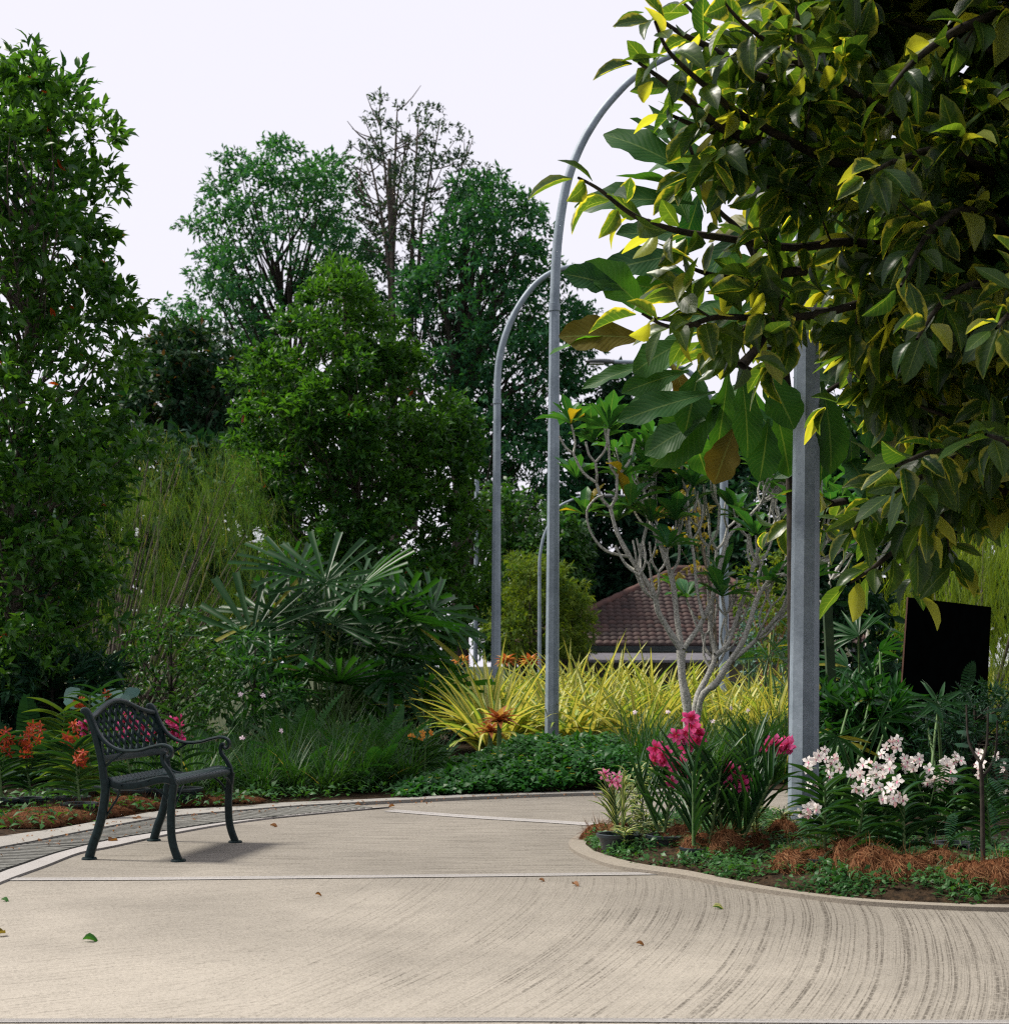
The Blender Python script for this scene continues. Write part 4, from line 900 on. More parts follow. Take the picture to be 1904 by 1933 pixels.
fanpalm('fan_palm', 'large fan palm with blunt pleated leaves right of the bench', 615, 19,
        [(523, 1121), (505, 1165), (614, 1100), (680, 1110), (722, 1131), (630, 1178), (718, 1160), (815, 1152), (587, 1235), (736, 1270), (749, 1232), (684, 1200), (476, 1204), (455, 1240), (560, 1080), (780, 1180), (640, 1290), (520, 1270), (810, 1220)],
        0.88, 51, extra=22, box=(480, 800, 1150, 1330), nseg=13)
fanpalm('small_fan_palm', 'small fan palm between the frangipani and the right lamp pole', 1465, 19.5, [(1462, 1180), (1480, 1250), (1450, 1240), (1500, 1200)], .42, 52, extra=3, box=(1450, 1510, 1200, 1300))
fanpalm('shaded_fan_palm', 'shaded palm with narrow leaflets between the mossy post and the black board', 1640, 13.5, [(1620, 1200), (1660, 1230), (1600, 1260), (1680, 1190), (1650, 1290)], .42, 53, extra=4, box=(1590, 1690, 1200, 1330), spread=1.5, seg=SEGN, sh=.5)
fanpalm('low_lady_palm', 'low palm with bluish ribbed leaflets in front of the black board', 1765, 10.2, [(1768, 1322)], .28, 54, extra=2, box=(1740, 1800, 1330, 1370), nseg=7, spread=2.4, seg=SEGN, sh=.2)
fanpalm('dark_lady_palm', 'dark narrow-leaved palm just right of the right lamp pole', 1600, 10.4, [(1600, 1340), (1640, 1325), (1580, 1390), (1660, 1360)], .26, 55, extra=4, box=(1560, 1690, 1340, 1440), nseg=8, spread=1.9, seg=SEGN, sh=.2)

BL3 = [leaf(7, .075, 'blade', b_, .5, 3) for b_ in (.3, .8, 1.4, 1.9)]
def clumps(name, labelf, cat, group, protos, places, mat, seed):
    """places: (x, y, z, scale); every clump is an object of its own"""
    rng = np.random.default_rng(seed); P = []
    for i, mbf in enumerate(protos): P.append(mbf(np.random.default_rng(seed + i)))
    first = {}
    for j, (x, y, z, s) in enumerate(places):
        i = j % len(P)
        if i not in first: o = P[i].build(name, mat); first[i] = o
        else: o = first[i].copy(); COL.objects.link(o)
        o.location = (x, y, z); o.rotation_euler = (0, 0, rng.uniform(0, 6.28)); o.scale = (s, s, s * rng.uniform(.92, 1.08)); tag(o, labelf(j, x, y), cat, group)
def ytuft(rng, n=36, ln=1.2, wd=.9):
    b = MB(); a = rng.uniform(0, 2 * PI, n); tilt = rng.beta(1.6, 2.2, n) * 1.0
    D = np.stack([np.cos(a) * np.sin(tilt), np.sin(a) * np.sin(tilt), np.cos(tilt)], 1)
    P = np.stack([np.cos(a) * .07, np.sin(a) * .07, rng.uniform(0, .05, n)], 1)
    Nn = np.stack([-np.cos(a) * np.cos(tilt), -np.sin(a) * np.cos(tilt), np.sin(tilt)], 1)
    scatter(b, BL3, P, D, Nn, ln * rng.uniform(.6, 1.1, n), ln * rng.uniform(.7, 1.1, n) * wd, rng=rng); return b
rng = np.random.default_rng(61); pl = []
for _ in range(4000):
    x, y = rng.uniform(-.85, 7.2), rng.uniform(17.2, 22.2)
    px = CX + x * F / y
    if px < 885 or px > 1960: continue
    if y < 16.2 and px < 900: continue
    if px > 1180 and y < 17.2: continue
    if any((x - a) ** 2 + (y - c) ** 2 < .37 ** 2 for a, c, _, _ in pl): continue
    if abs(px - 1041) < 62 and y < 17.4: continue
    s = rng.uniform(.92, 1.18) * (1.0 if px < 1250 else .9); pl.append((x, y, .03, s))
    if len(pl) >= 110: break
clumps('variegated_grass_clump', lambda j, x, y: 'tall clump of arching yellow blades with green margins in the yellow band', 'ornamental grass', 'yellow variegated clumps in the band behind the groundcover', [lambda r: ytuft(r)] * 5, pl, L['ygrass'], 61)

BLF = [leaf(4, .016, 'blade', b_, 0, 2) for b_ in (.4, 1.0, 1.7)]
def gtuft(rng, n=110, ln=.55):
    b = MB(); a = rng.uniform(0, 2 * PI, n); tilt = rng.beta(1.5, 2, n) * 1.0
    D = np.stack([np.cos(a) * np.sin(tilt), np.sin(a) * np.sin(tilt), np.cos(tilt)], 1); P = np.stack([rng.normal(size=n) * .05, rng.normal(size=n) * .05, np.zeros(n)], 1)
    Nn = np.stack([-np.cos(a) * np.cos(tilt), -np.sin(a) * np.cos(tilt), np.sin(tilt)], 1)
    scatter(b, BLF, P, D, Nn, ln * rng.uniform(.5, 1.1, n), ln * rng.uniform(.8, 1.2, n), rng=rng); return b
def spread_in(rng, poly, n, gap):
    a = np.array(poly); out = []
    for _ in range(n * 80):
        p = rng.uniform(a.min(0), a.max(0))
        if not inpoly(p[None], poly)[0] or any((p[0] - q[0]) ** 2 + (p[1] - q[1]) ** 2 < gap * gap for q in out): continue
        out.append(p)
        if len(out) >= n: break
    return out
rng = np.random.default_rng(62)
gl = spread_in(rng, [(-2.75, 11.95), (-1.4, 12.6), (-.6, 13.3), (-.6, 15.4), (-1.5, 15.8), (-3.4, 13.6)], 46, .24)
clumps('sedge_clump', lambda j, x, y: 'fine dark green sedge tuft on the bank behind and right of the bench', 'grass', 'green sedge tufts on the bank right of the bench', [lambda r: gtuft(r, 120, .72)] * 4, [(p[0], p[1], .03, rng.uniform(.75, 1.15)) for p in gl], L['grass'], 62)
gl = spread_in(rng, [(1.15, 13.9), (4.2, 13.9), (4.2, 17.0), (1.3, 17.0)], 70, .25)
clumps('sedge_clump', lambda j, x, y: 'fine green sedge tuft between the yellow band and the orchid bed', 'grass', 'green sedge tufts in front of the yellow band', [lambda r: gtuft(r, 120, .72)] * 4, [(p[0], p[1], .03, rng.uniform(.8, 1.15)) for p in gl], L['grass'], 66)

def frond(n=15, w=.26, bend=1.0):
    t = np.linspace(.08, 1, n); y = np.sin(bend * t) / bend; z = -(1 - np.cos(bend * t)) / bend; v, q, uv = [], [], []
    for i in range(n):
        l = w / 2 * math.sin(PI * min(1, t[i] * .85 + .12)) ** .7 + .008; hw = .5 / n
        for s in (-1, 1):
            k = len(v); v += [(0, y[i] - hw * .6, z[i]), (0, y[i] + hw * .6, z[i]), (s * l, y[i] + hw + l * .25, z[i] - l * .25), (s * l, y[i] - hw * .3 + l * .25, z[i] - l * .25)]
            q.append((k, k + 1, k + 2, k + 3)); uv += [(.5, t[i])] * 4
    return np.array(v), np.array(q), np.array(uv)
FR = [frond(20, .2, b_) for b_ in (.7, 1.2, 1.7)]
def fernplant(rng, n=13, ln=.62):
    b = MB(); a = np.arange(n) * 2.4 + rng.uniform(0, 6); tilt = rng.uniform(.15, .95, n)
    D = np.stack([np.cos(a) * np.sin(tilt), np.sin(a) * np.sin(tilt), np.cos(tilt)], 1); Nn = np.stack([-np.cos(a) * np.cos(tilt), -np.sin(a) * np.cos(tilt), np.sin(tilt)], 1)
    scatter(b, FR, np.zeros((n, 3)), D, Nn, ln * rng.uniform(.7, 1.1, n), rng=rng); return b
rng = np.random.default_rng(63); gl = [((px - CX) * Y / F, Y, .03, s) for px, Y, s in [(560, 13.3, 1), (640, 13.2, .9), (700, 13.5, 1.05), (610, 14.2, 1.15), (740, 13.7, .95), (520, 14.6, 1.2), (680, 14.6, 1.2), (780, 14.3, .9), (450, 14.8, 1.2), (820, 15.0, .9), (560, 15.4, 1.3), (640, 15.6, 1.25), (400, 15.0, 1.2), (470, 13.0, .8), (730, 15.2, 1.1), (860, 14.6, .7), (905, 14.5, .6)]]
clumps('fern', lambda j, x, y: 'feathery green fern on the bank between bench and groundcover', 'fern', 'ferns on the bank', [lambda r: fernplant(r)] * 4, gl, L['fern'], 63)
gl = [((px - CX) * Y / F, Y, .03, s) for px, Y, s in [(20, 14.2, 1.5), (60, 13.6, 1.3), (110, 14.0, 1.4), (-30, 13.0, 1.3), (170, 14.4, 1.2), (30, 15.2, 1.8), (220, 14.0, .9), (90, 15.0, 1.7)]]
clumps('fern', lambda j, x, y: 'dark fern in the deep shade at the far left behind the red orchids', 'fern', 'dark ferns at far left', [lambda r: fernplant(r, 13, .7)] * 3, gl, L['dark'], 64)

# low flowering ground cover mound
def cover():
    rng = np.random.default_rng(71); poly = [(p[0], p[1] - .12) for p in [G(x, y) for x, y in [(755, 1510), (850, 1504), (1000, 1500), (1150, 1496), (1218, 1494)]]] + [(1.45, 14.6), (1.2, 15.4), (.3, 16.2), (-.5, 15.6), (-.95, 14.6)]
    P = []; a = np.array(poly)
    p = rng.uniform(a.min(0), a.max(0), (60000, 2)); p = p[inpoly(p, poly)]; d = edist(p, poly)
    lump = .5 + .5 * np.sin(p[:, 0] * 4.1 + 1) * np.sin(p[:, 1] * 3.7) ; left = np.clip((p[:, 0] + 1.0) / 1.3, .35, 1)
    h = (.09 + .27 * (1 - np.exp(-d / .22))) * (.62 + .44 * lump + .24 * np.sin(p[:, 0] * 11) * np.sin(p[:, 1] * 9 + 2)) * left; n = len(p); z = .03 + h * (1 - rng.random(n) ** 2 * .8)
    P = np.c_[p + rng.normal(size=(n, 2)) * .02, z][:26000]; n = len(P); b = MB()
    D = rng.normal(size=(n, 3)) * [1, 1, .4] + [0, -.25, .35]; scatter(b, [leaf(2, .5, 'oval', .6, .2, 2)], P, D, rng.normal(size=(n, 3)) * .35 + [0, -.2, 1], .066 * rng.uniform(.55, 1.4, n), rng=rng)
    o = b.build('ground_cover', L['cover']); tag(o, 'low mound of bright green creeping ground cover dotted with yellow flowers', 'ground cover', None, 'stuff')
    k = rng.choice(n, 70); Q = P[k] * [1, 1, 1]; Q[:, 2] = .03 + h[:len(P)][k] + .02; f = MB()
    for c in range(6): aa = c * PI / 3; scatter(f, [leaf(1, .6, 'oval', 0, 0, 2)], Q, np.tile([math.cos(aa), math.sin(aa), .3], (70, 1)), np.array([0, -.6, 1.]), .026, rng=rng)
    o = f.build('ground_cover_flowers', L['yel']); tag(o, 'tiny yellow flowers scattered over the ground cover', 'flowers', None, 'stuff')
cover()

#==================================================================== ORCHIDS AND POTS
PET = [leaf(3, .62, 'obovate', .5, .1, 3, wavy=.03, seed=s) for s in (1, 2)]; PETN = [leaf(3, .36, 'obovate', .5, .1, 3, seed=3)]
def flower(b, rng, c, face, r, narrow=False, lip=1):
    face = nrm(np.asarray(face, float)); up = nrm(np.array([0, 0, 1.0]) - face * face[2]); sd = np.cross(up, face); a0 = rng.normal() * .25
    a = np.array([90, 18, 162, -54, 234]) * PI / 180 + a0 + rng.normal(size=5) * .1; D = np.cos(a)[:, None] * sd + np.sin(a)[:, None] * up + face * rng.uniform(.05, .35)
    scatter(b, PETN if narrow else PET, np.repeat(c[None], 5, 0), D, face, r * rng.uniform(.85, 1.1, 5), rng=rng)
    scatter(b, [leaf(2, .5, 'oval', 1.2, .3, 2)], c[None], (-up * .7 + face)[None], face, r * .5, mi=lip, rng=rng)
def pot(root, c, r=.125, h=.12):
    b = MB(); c = np.array(c) - [0, 0, .035]; b.lathe(c, [(.0, 0), (r * .72, 0), (r * .92, h * .85), (r * .94, h * .86), (r * 1.02, h * .86), (r * 1.04, h), (r * .97, h * 1.02), (r * .93, h), (r * .88, h * .8), (0, h * .75)], 28); b.build('pot', M['pot'], root, sharp=35)
    b = MB(); rng = np.random.default_rng(int(abs(c[0]) * 997)); n = 50; a = rng.uniform(0, 6.28, n); q = np.sqrt(rng.random(n)) * r * .85
    scatter(b, [leaf(2, .12, 'blade', 1.2, 0, 2)], np.c_[c[0] + np.cos(a) * q, c[1] + np.sin(a) * q, np.full(n, c[2] + h * .78)], rng.normal(size=(n, 3)) * [1, 1, .25], np.array([0, 0, 1.]), .07, rng=rng); b.build('potting_fibre', M['coir_core'], root)
STRAP = [leaf(6, .085, 'strap', b_, .9, 3) for b_ in (.9, 1.4, .6)]
STRAPU = [leaf(6, .045, 'strap', b_, .8, 3) for b_ in (.1, .35, .8)]
def orchid(label, px, Y, zb, stemh, spikes, fl='pink', cat='orchid', group=None, ll=.30, pairs=9, upright=False, potr=.125, seed=0, fr=.034, mat='strap', nstem=1, haspot=True, narrow=False, rs=1.35, fs=1.4, name='potted_orchid', axis=None):
    rng = np.random.default_rng(seed); c = np.array([(px - CX) * Y / F, Y, zb]); root = thing(name, label, cat, c, group)
    if haspot: pot(root, c, potr, potr * .95)
    fb, sb = MB(), MB(); z0 = c + [0, 0, potr * .8 if haspot else 0]
    for s in range(nstem):
        az = (axis if axis is not None else rng.normal() * .35) + s * .9; lean = np.array([rng.normal() * .12, rng.normal() * .1, 1]) * [1.5 if nstem > 1 else 1, 1, 1]; h = stemh * rng.uniform(.85, 1); b0 = z0 + ([rng.normal() * .05, rng.normal() * .05, 0] if nstem > 1 else 0)
        P = np.array([b0 + lean * h * t for t in np.linspace(0, 1, 6)]); sb.tube(P, np.linspace(.011, .007, 6), 6)
        n = pairs * 2; t = (np.arange(n) + .5) / n * .97 + .03; B = b0 + lean * h * t[:, None]; sg = np.where(np.arange(n) % 2, 1, -1)[:, None]
        side = np.array([math.cos(az), math.sin(az), 0]) * sg + rng.normal(size=(n, 3)) * .12
        D = side * (.55 * (1 if upright else 1) if upright else .85) + np.array([0, 0, 1]) * ((.85 + .3 * t[:, None]) if upright else (.35 + .55 * t[:, None]))
        Nn = np.array([0, 0, 1.]) - side * .3
        scatter(fb, STRAPU if upright else STRAP, B, D, Nn, ll * rng.uniform(.7, 1.1, n) * (1 - .25 * t), ll * rng.uniform(.9, 1.1, n), rng=rng)
    sb.build('stem', M['green_stem'], root); fb.build('foliage', L[mat], root)
    for k in range(3):
        a = rng.uniform(0, 6.28); 
    for (sx, sy, n, rad) in spikes:
        tip = W(sx, sy, Y + rng.uniform(-.06, .06)); b = MB(); st = z0 + np.array([0, 0, stemh * .45]); b.tube(curve(st, tip + [0, 0, -rad * .6], .0, 6, rng), .0035, 5, mi=2)
        for i in range(n):
            o = sph(rng, 1)[0] * rng.uniform(.35, 1) * np.array([.8, .7, 1.0]) * rad * rs; face = np.array([rng.normal() * .7, -1, rng.normal() * .35 - .05]) + o * 5; p = tip + o; flower(b, rng, p, face, fr * fs * rng.uniform(.85, 1.15), narrow); b.tube([tip + o * [.2, .2, .8], p], .0018, 4, mi=2)
        b.build('flower_spike', [L[fl], L['lip'] if fl != 'white' else L['rose'], M['green_stem']], root)
    return root
g1 = 'pink orchids in the island bed'
def zi(px, Y): return float(hisl(np.array([(px - CX) * Y / F]), np.array([Y]))[0])
orchid('tall orchid in a black pot topped by the largest magenta flower cluster', 1318, 8.5, .04, .42, [(1302, 1388, 17, .085), (1300, 1352, 3, .03)], group=g1, potr=.1, seed=81, upright=True, ll=.42, pairs=10, nstem=3)
orchid('orchid with a wide leaning magenta and pink flower cluster left of the tallest one', 1262, 8.8, .05, .30, [(1245, 1430, 9, .055), (1275, 1455, 10, .065)], group=g1, seed=82, upright=True, ll=.36, pairs=8, nstem=2)
orchid('orchid with two drooping crimson blooms low in the middle of the bed', 1384, 8.45, .04, .40, [(1384, 1463, 6, .04), (1404, 1478, 3, .02)], group=g1, potr=.1, seed=83, upright=True, ll=.42, pairs=10, nstem=3, fr=.038)
orchid('orchid with crimson flowers touching the left side of the lamp pole', 1446, 8.9, .05, .50, [(1450, 1408, 6, .045), (1478, 1410, 7, .04)], group=g1, seed=84, upright=True, ll=.42, pairs=11, nstem=2, fr=.038)
orchid('small orchid with one pale pink star flower at the tip of the bed', 1168, 8.95, .04, .25, [(1139, 1464, 2, .02), (1170, 1475, 4, .05)], fl='rose', group=g1, seed=85, upright=True, ll=.24, pairs=9, nstem=3, narrow=True, fr=.03, mat='vari')
g2 = 'white orchids in the shaded right bed'
WO = [(1556, 7.85, .05, [(1527, 1522, 6, .04)], 'white orchid with a low cluster overlapping the foot of the lamp pole'),
      (1580, 8.3, .06, [(1546, 1450, 11, .075), (1566, 1434, 3, .03)], 'white orchid with a tall cluster right beside the lamp pole'),
      (1614, 7.8, .05, [(1632, 1480, 12, .07)], 'white orchid with dense cluster above the second pot from the pole'),
      (1665, 8.3, .06, [(1655, 1462, 8, .06), (1690, 1425, 7, .05)], 'white orchid whose flowers rise highest in the middle of the right bed'),
      (1706, 7.75, .05, [(1682, 1492, 9, .055)], 'white orchid with low pinkish cluster above the third pot from the pole'),
      (1750, 8.3, .06, [(1722, 1440, 6, .05), (1765, 1452, 8, .06)], 'white orchid partly veiled by ferny leaves in the right bed'),
      (1800, 8.4, .06, [(1795, 1447, 7, .05)], 'white orchid with fading brownish blooms near the thin staked tree'),
      (1868, 8.2, .06, [(1862, 1438, 7, .06)], 'white orchid at the right edge behind the thin staked tree')]
for i, (px, Y, zb, sp, lab) in enumerate(WO): orchid(lab, px, Y, zb, .34, [(a, b_, int(c * 1.35), d * 1.4) for a, b_, c, d in sp], fl='white', group=g2, seed=91 + i, ll=.25 if i == 0 else .33, pairs=10, potr=.115, fr=.0235, axis=.3)
g3 = 'red orchids at the left behind the bench'
RO = [(3, 11.2, [(12, 1400, 14, .07)], 'red orchid cut by the left edge of the picture'), (58, 11.3, [(60, 1395, 18, .09), (48, 1415, 8, .05)], 'red orchid with the widest spidery flower cluster at far left'),
      (138, 11.4, [(132, 1392, 16, .075)], 'red orchid with cluster just left of the bench back post'), (150, 10.9, [(153, 1428, 12, .05)], 'red orchid with a low round cluster beside the bench rear leg'),
      (158, 12.3, [(153, 1330, 8, .045)], 'red orchid rising above the left end of the bench back'), (205, 12.6, [(203, 1312, 4, .02)], 'red orchid whose single small bloom peeks over the bench top')]
for i, (px, Y, sp, lab) in enumerate(RO): orchid(lab, px, Y, .04, .42 if Y < 12 else .75, sp, fl='red', group=g3, seed=111 + i, ll=.34, pairs=11, fr=.030, narrow=True, axis=.2, mat='strap' if i != 2 else 'strap_y')
g4 = 'pink orchids directly behind the bench'
PO = [(172, 11.9, [(158, 1372, 6, .04)], 'pink orchid left of the bench back post'), (252, 11.8, [(248, 1372, 12, .10)], 'pink orchid seen through the left half of the bench lattice'), (300, 11.9, [(290, 1385, 9, .07)], 'pink orchid seen through the right half of the bench lattice'), (345, 11.9, [(336, 1377, 14, .07)], 'bright pink orchid cluster right of the bench back')]
for i, (px, Y, sp, lab) in enumerate(PO): orchid(lab, px, Y, .04, .55, sp, fl='pink', group=g4, seed=121 + i, ll=.32, pairs=9, fr=.036, axis=.1, potr=.15)
orchid('yellow-green leaved orchid plant without flowers left of the bench', 118, 12.2, .04, .62, [], seed=131, ll=.42, pairs=12, mat='strap_y', axis=.1)
orchid('plant with small orange flowers in a dark pot left of the ground cover', 790, 13.9, .04, .25, [(778, 1391, 3, .03), (795, 1388, 3, .03), (815, 1385, 2, .02)], fl='oran', seed=132, ll=.3, pairs=7, fr=.022, nstem=2)
# cream-edged leafy plants in the island bed
for i, (px, Y, h, lab) in enumerate([(1185, 9.45, .42, 'cream-edged leafy plant in front of the pale pink orchid'), (1222, 9.75, .45, 'taller cream-edged leafy plant behind the wide pink orchid'), (1412, 8.75, .24, 'small cream-edged plant standing before the middle black pot'), (1478, 8.95, .24, 'small cream-edged plant against the left foot of the lamp pole'),
                                     (1232, 9.0, .16, 'low cream-edged plant spilling over the coconut fibre'), (1200, 8.9, .12, 'lowest cream-edged plant near the tip of the island bed'), (1360, 9.9, .42, 'cream-edged plant hidden behind the crimson orchids'), (1300, 9.9, .35, 'cream-edged plant behind the tallest orchid')]):
    rng = np.random.default_rng(140 + i); c = np.array([(px - CX) * Y / F, Y, .07]); root = thing('leafy_plant', lab, 'plant', c, 'cream-edged plants in the island bed'); fb, sb = MB(), MB()
    for s in range(5 if h > .3 else 3):
        ln = np.array([rng.normal() * .22, rng.normal() * .2, 1.]); hh = h * rng.uniform(.6, 1); b0 = c + rng.normal(size=3) * [.05, .05, 0]; n = 18; t = rng.uniform(.1, 1, n)[:, None]; sb.tube([b0, b0 + ln * hh], [.004, .003], 5); a = np.arange(n) * 2.4
        scatter(fb, [leaf(3, .26, 'lance', .6, .2, 3)], b0 + ln * hh * t, np.stack([np.cos(a), np.sin(a), .55 + rng.normal(size=n) * .2], 1), np.array([0, 0, 1.]), .095 * rng.uniform(.7, 1.2, n), rng=rng)
    sb.build('stem', M['green_stem'], root); fb.build('foliage', L['vari'], root)
# orange rosettes
for px, Y, s, n, lab in [(942, 14.6, .21, 26, 'orange-red bromeliad rosette at the left end of the ground cover'), (925, 14.9, .17, 22, 'second smaller orange bromeliad tucked behind the first'), (955, 22.5, .2, 30, 'orange leaved plant behind the yellow band beside the second lamp post'), (1000, 22.8, .2, 30, 'orange leaved plant between the two central lamp posts'), (870, 22.6, .2, 26, 'pale orange plant at the left end of the yellow band')]:
    rng = np.random.default_rng(px); y0 = {942: 1364, 925: 1384}.get(px, 1252); c = W(px, y0, Y); root = thing('bromeliad', lab, 'plant', c * [1, 1, 0] + [0, 0, .03]); b = MB(); b.tube([c * [1, 1, 0] + [0, 0, .03], c], [.03, .02], 6); b.build('stem', M['green_stem'], root)
    fb = MB(); a = np.arange(n) * 2.4; el = np.linspace(.1, 1.3, n); D = np.stack([np.cos(a) * np.cos(el), np.sin(a) * np.cos(el), np.sin(el)], 1); scatter(fb, [leaf(4, .3, 'lance', .9, .3, 3)], np.repeat(c[None], n, 0), D, np.array([0, 0, 1.]), s * rng.uniform(.8, 1.1, n), rng=rng); fb.build('foliage', L['brom'], root)
# big lobed silvery leaves left of the bench
root = thing('taro_plant', 'plant with large bluish round leaves behind the left end of the bench', 'plant', W(160, 1400, 13.6) * [1, 1, 0] + [0, 0, .03]); rng = np.random.default_rng(5); fb, sb = MB(), MB()
for x, y in ((150, 1300), (180, 1310), (215, 1300), (240, 1312), (125, 1320), (262, 1300)):
    p = W(x, y, 13.6 + rng.uniform(-.2, .2)); sb.tube(curve(W(180, 1490, 13.6), p, -.05, 5), .006, 5); scatter(fb, [leaf(4, .95, 'oval', .5, .1, 5, wavy=.03)], p[None], np.array([[rng.normal() * .5, -.6, -.4]]), np.array([.1, -.5, 1.]), .17, rng=rng)
sb.build('stem', M['green_stem'], root); fb.build('foliage', L['silver'], root)
# small pale flowers on thin stalks
root = None
for k, (x, y, Y) in enumerate([(454, 1311, 13.5), (497, 1313, 13.5), (457, 1393, 12.6), (531, 1380, 13), (1198, 1345, 15), (1260, 1344, 14.5), (1379, 1337, 15), (1500, 1340, 14), (1411, 1341, 15), (1345, 1362, 14.5), (1640, 1335, 13), (1610, 1320, 13)]):
    r = thing('wild_flower', 'small pale flower %s' % ['upper left above the sedges right of the bench', 'beside its twin above the sedges, further right', 'just off the tip of the far armrest', 'alone between the ferns and armrest', 'left of the frangipani foot', 'in front of the frangipani trunk', 'right of the frangipani foot near the yellow band', 'touching the left edge of the lamp pole', 'right of the frangipani foot, second along', 'low between crimson orchid and frangipani', 'between the mossy post and the board', 'just right of the mossy post'][k], 'flower', W(x, y + 60, Y) * [1, 1, 0] + [0, 0, .03])
    rng = np.random.default_rng(k); c = W(x, y, Y); b = MB(); b.tube(curve(c * [1, 1, 0] + [.05, 0, .03], c, -.05, 5), .003, 4); b.build('stalk', M['green_stem'], r); b = MB(); flower(b, rng, c, (rng.normal() * .5, -1, .5), .026, lip=0); b.build('bloom', L['blush'], r)
for k, (x, y) in enumerate([(1672, 1322), (1690, 1318)]):
    c = W(x, y, 12.0); r = thing('wild_flower', 'lilac pink flower cluster at the %s edge of the black board' % ['lower left, outer', 'lower left, inner'][k], 'flower', c * [1, 1, 0] + [0, 0, .03]); rng = np.random.default_rng(k + 50); b = MB(); b.tube([c * [1, 1, 0] + [0, 0, .03], c], .004, 4); b.build('stalk', M['green_stem'], r); b = MB()
    for i in range(6): flower(b, rng, c + rng.normal(size=3) * .035, (rng.normal() * .5, -1, .2), .034, True, lip=0)
    b.build('bloom', L['rose'], r)

# coconut fibre heaps
def coir(label, c, sx, sy, sz, seed, group, mat='coir'):
    rng = np.random.default_rng(seed); root = thing('coconut_fibre_heap', label, 'coconut fibre', c, group); n1, n2 = 18, 10; b = MB()
    th_ = np.linspace(0, 2 * PI, n1, endpoint=False); ph = np.linspace(0, PI / 2, n2); v = []
    f = lambda a, p: 1 + .13 * math.sin(3 * a + seed) * math.cos(p) + .08 * math.sin(7 * a + 2 * seed + 3 * p)
    for p in ph:
        for a in th_: k = f(a, p); v.append((math.cos(a) * math.cos(p) * sx * k, math.sin(a) * math.cos(p) * sy * k, math.sin(p) * sz * k))
    idx = np.arange(n1 * n2).reshape(n2, n1); q = np.stack([idx[:-1], np.roll(idx, -1, 1)[:-1], np.roll(idx, -1, 1)[1:], idx[1:]], -1).reshape(-1, 4); b.add(np.array(v) + c, q); b.build('core', M['coir_core'], root)
    n = 1100; a = rng.uniform(0, 2 * PI, n); p = np.arcsin(rng.random(n) ** .8); k = np.array([f(x, y) for x, y in zip(a, p)]); S = np.stack([np.cos(a) * np.cos(p) * sx * k, np.sin(a) * np.cos(p) * sy * k, np.sin(p) * sz * k], 1)
    nn = nrm(S / np.array([sx, sy, sz]) ** 2); flow = np.array([rng.normal() * .5, -.6, -.9]); D = flow - nn * (nn @ flow)[:, None] + rng.normal(size=(n, 3)) * .45 + nn * .18
    b = MB(); scatter(b, [leaf(3, .02, 'blade', b_, 0, 2) for b_ in (.8, 1.6, -.8)], S * 1.0 + c, D, nn, rng.uniform(.05, .11, n), rng.uniform(.09, .16, n), rng=rng); b.build('fibres' if False else 'fibre_coat', M[mat], root)
gI = 'coconut fibre heaps around the island bed'
for i, (x, y, sx, sz, lab) in enumerate([(1137, 1592, .14, .09, 'fibre heap at the very tip of the island bed'), (1170, 1598, .12, .11, 'fibre heap under the pale pink orchid pot'), (1285, 1622, .14, .12, 'fibre heap left of the front black pot'), (1320, 1632, .15, .11, 'fibre heap below the front black pot'),
        (1372, 1640, .12, .13, 'small round fibre ball below the middle black pot'), (1425, 1632, .15, .10, 'fibre heap between middle pot and lamp pole'), (1482, 1625, .12, .12, 'fibre heap at the left foot of the lamp pole'), (1500, 1668, .14, .12, 'fibre heap hanging forward below the lamp pole'),
        (1548, 1668, .14, .13, 'fibre heap below the first white orchid pot'), (1605, 1672, .15, .16, 'tallest fibre heap between first and second white orchid pots'), (1650, 1684, .16, .15, 'large fibre heap under the second white orchid pot'), (1712, 1690, .18, .13, 'long fibre heap under the third white orchid pot'),
        (1775, 1680, .14, .12, 'shaded fibre heap right of the third white orchid pot'), (1835, 1698, .15, .13, 'fibre heap at the foot of the thin staked tree'), (1895, 1700, .17, .15, 'fibre heap cut by the right edge of the picture')]):
    X, Yg = G(x, y); coir(lab, np.array([X, Yg + .03, max(.0, zi(x, Yg) - .05)]), sx * .86, .12, sz * 1.2, 200 + i, gI)
for i, (x, y, sx, lab) in enumerate([(8, 1570, .35, 'dull brown fibre heap at the left end of the kerb'), (75, 1562, .35, 'dull brown fibre heap below the red orchids'), (150, 1550, .3, 'fibre heap behind the rear bench leg'), (215, 1538, .3, 'fibre heap seen under the bench seat'), (285, 1530, .35, 'fibre heap behind the front bench legs'), (350, 1527, .3, 'low fibre heap right of the bench front leg'), (420, 1522, .3, 'last low fibre heap along the kerb toward the ferns')]):
    X, Yg = G(x, y); coir(lab, np.array([X, Yg + .2, .02]), sx, .17, .09 if x < 300 else .05, 230 + i, 'coconut fibre heaps along the kerb', 'coir_dark')

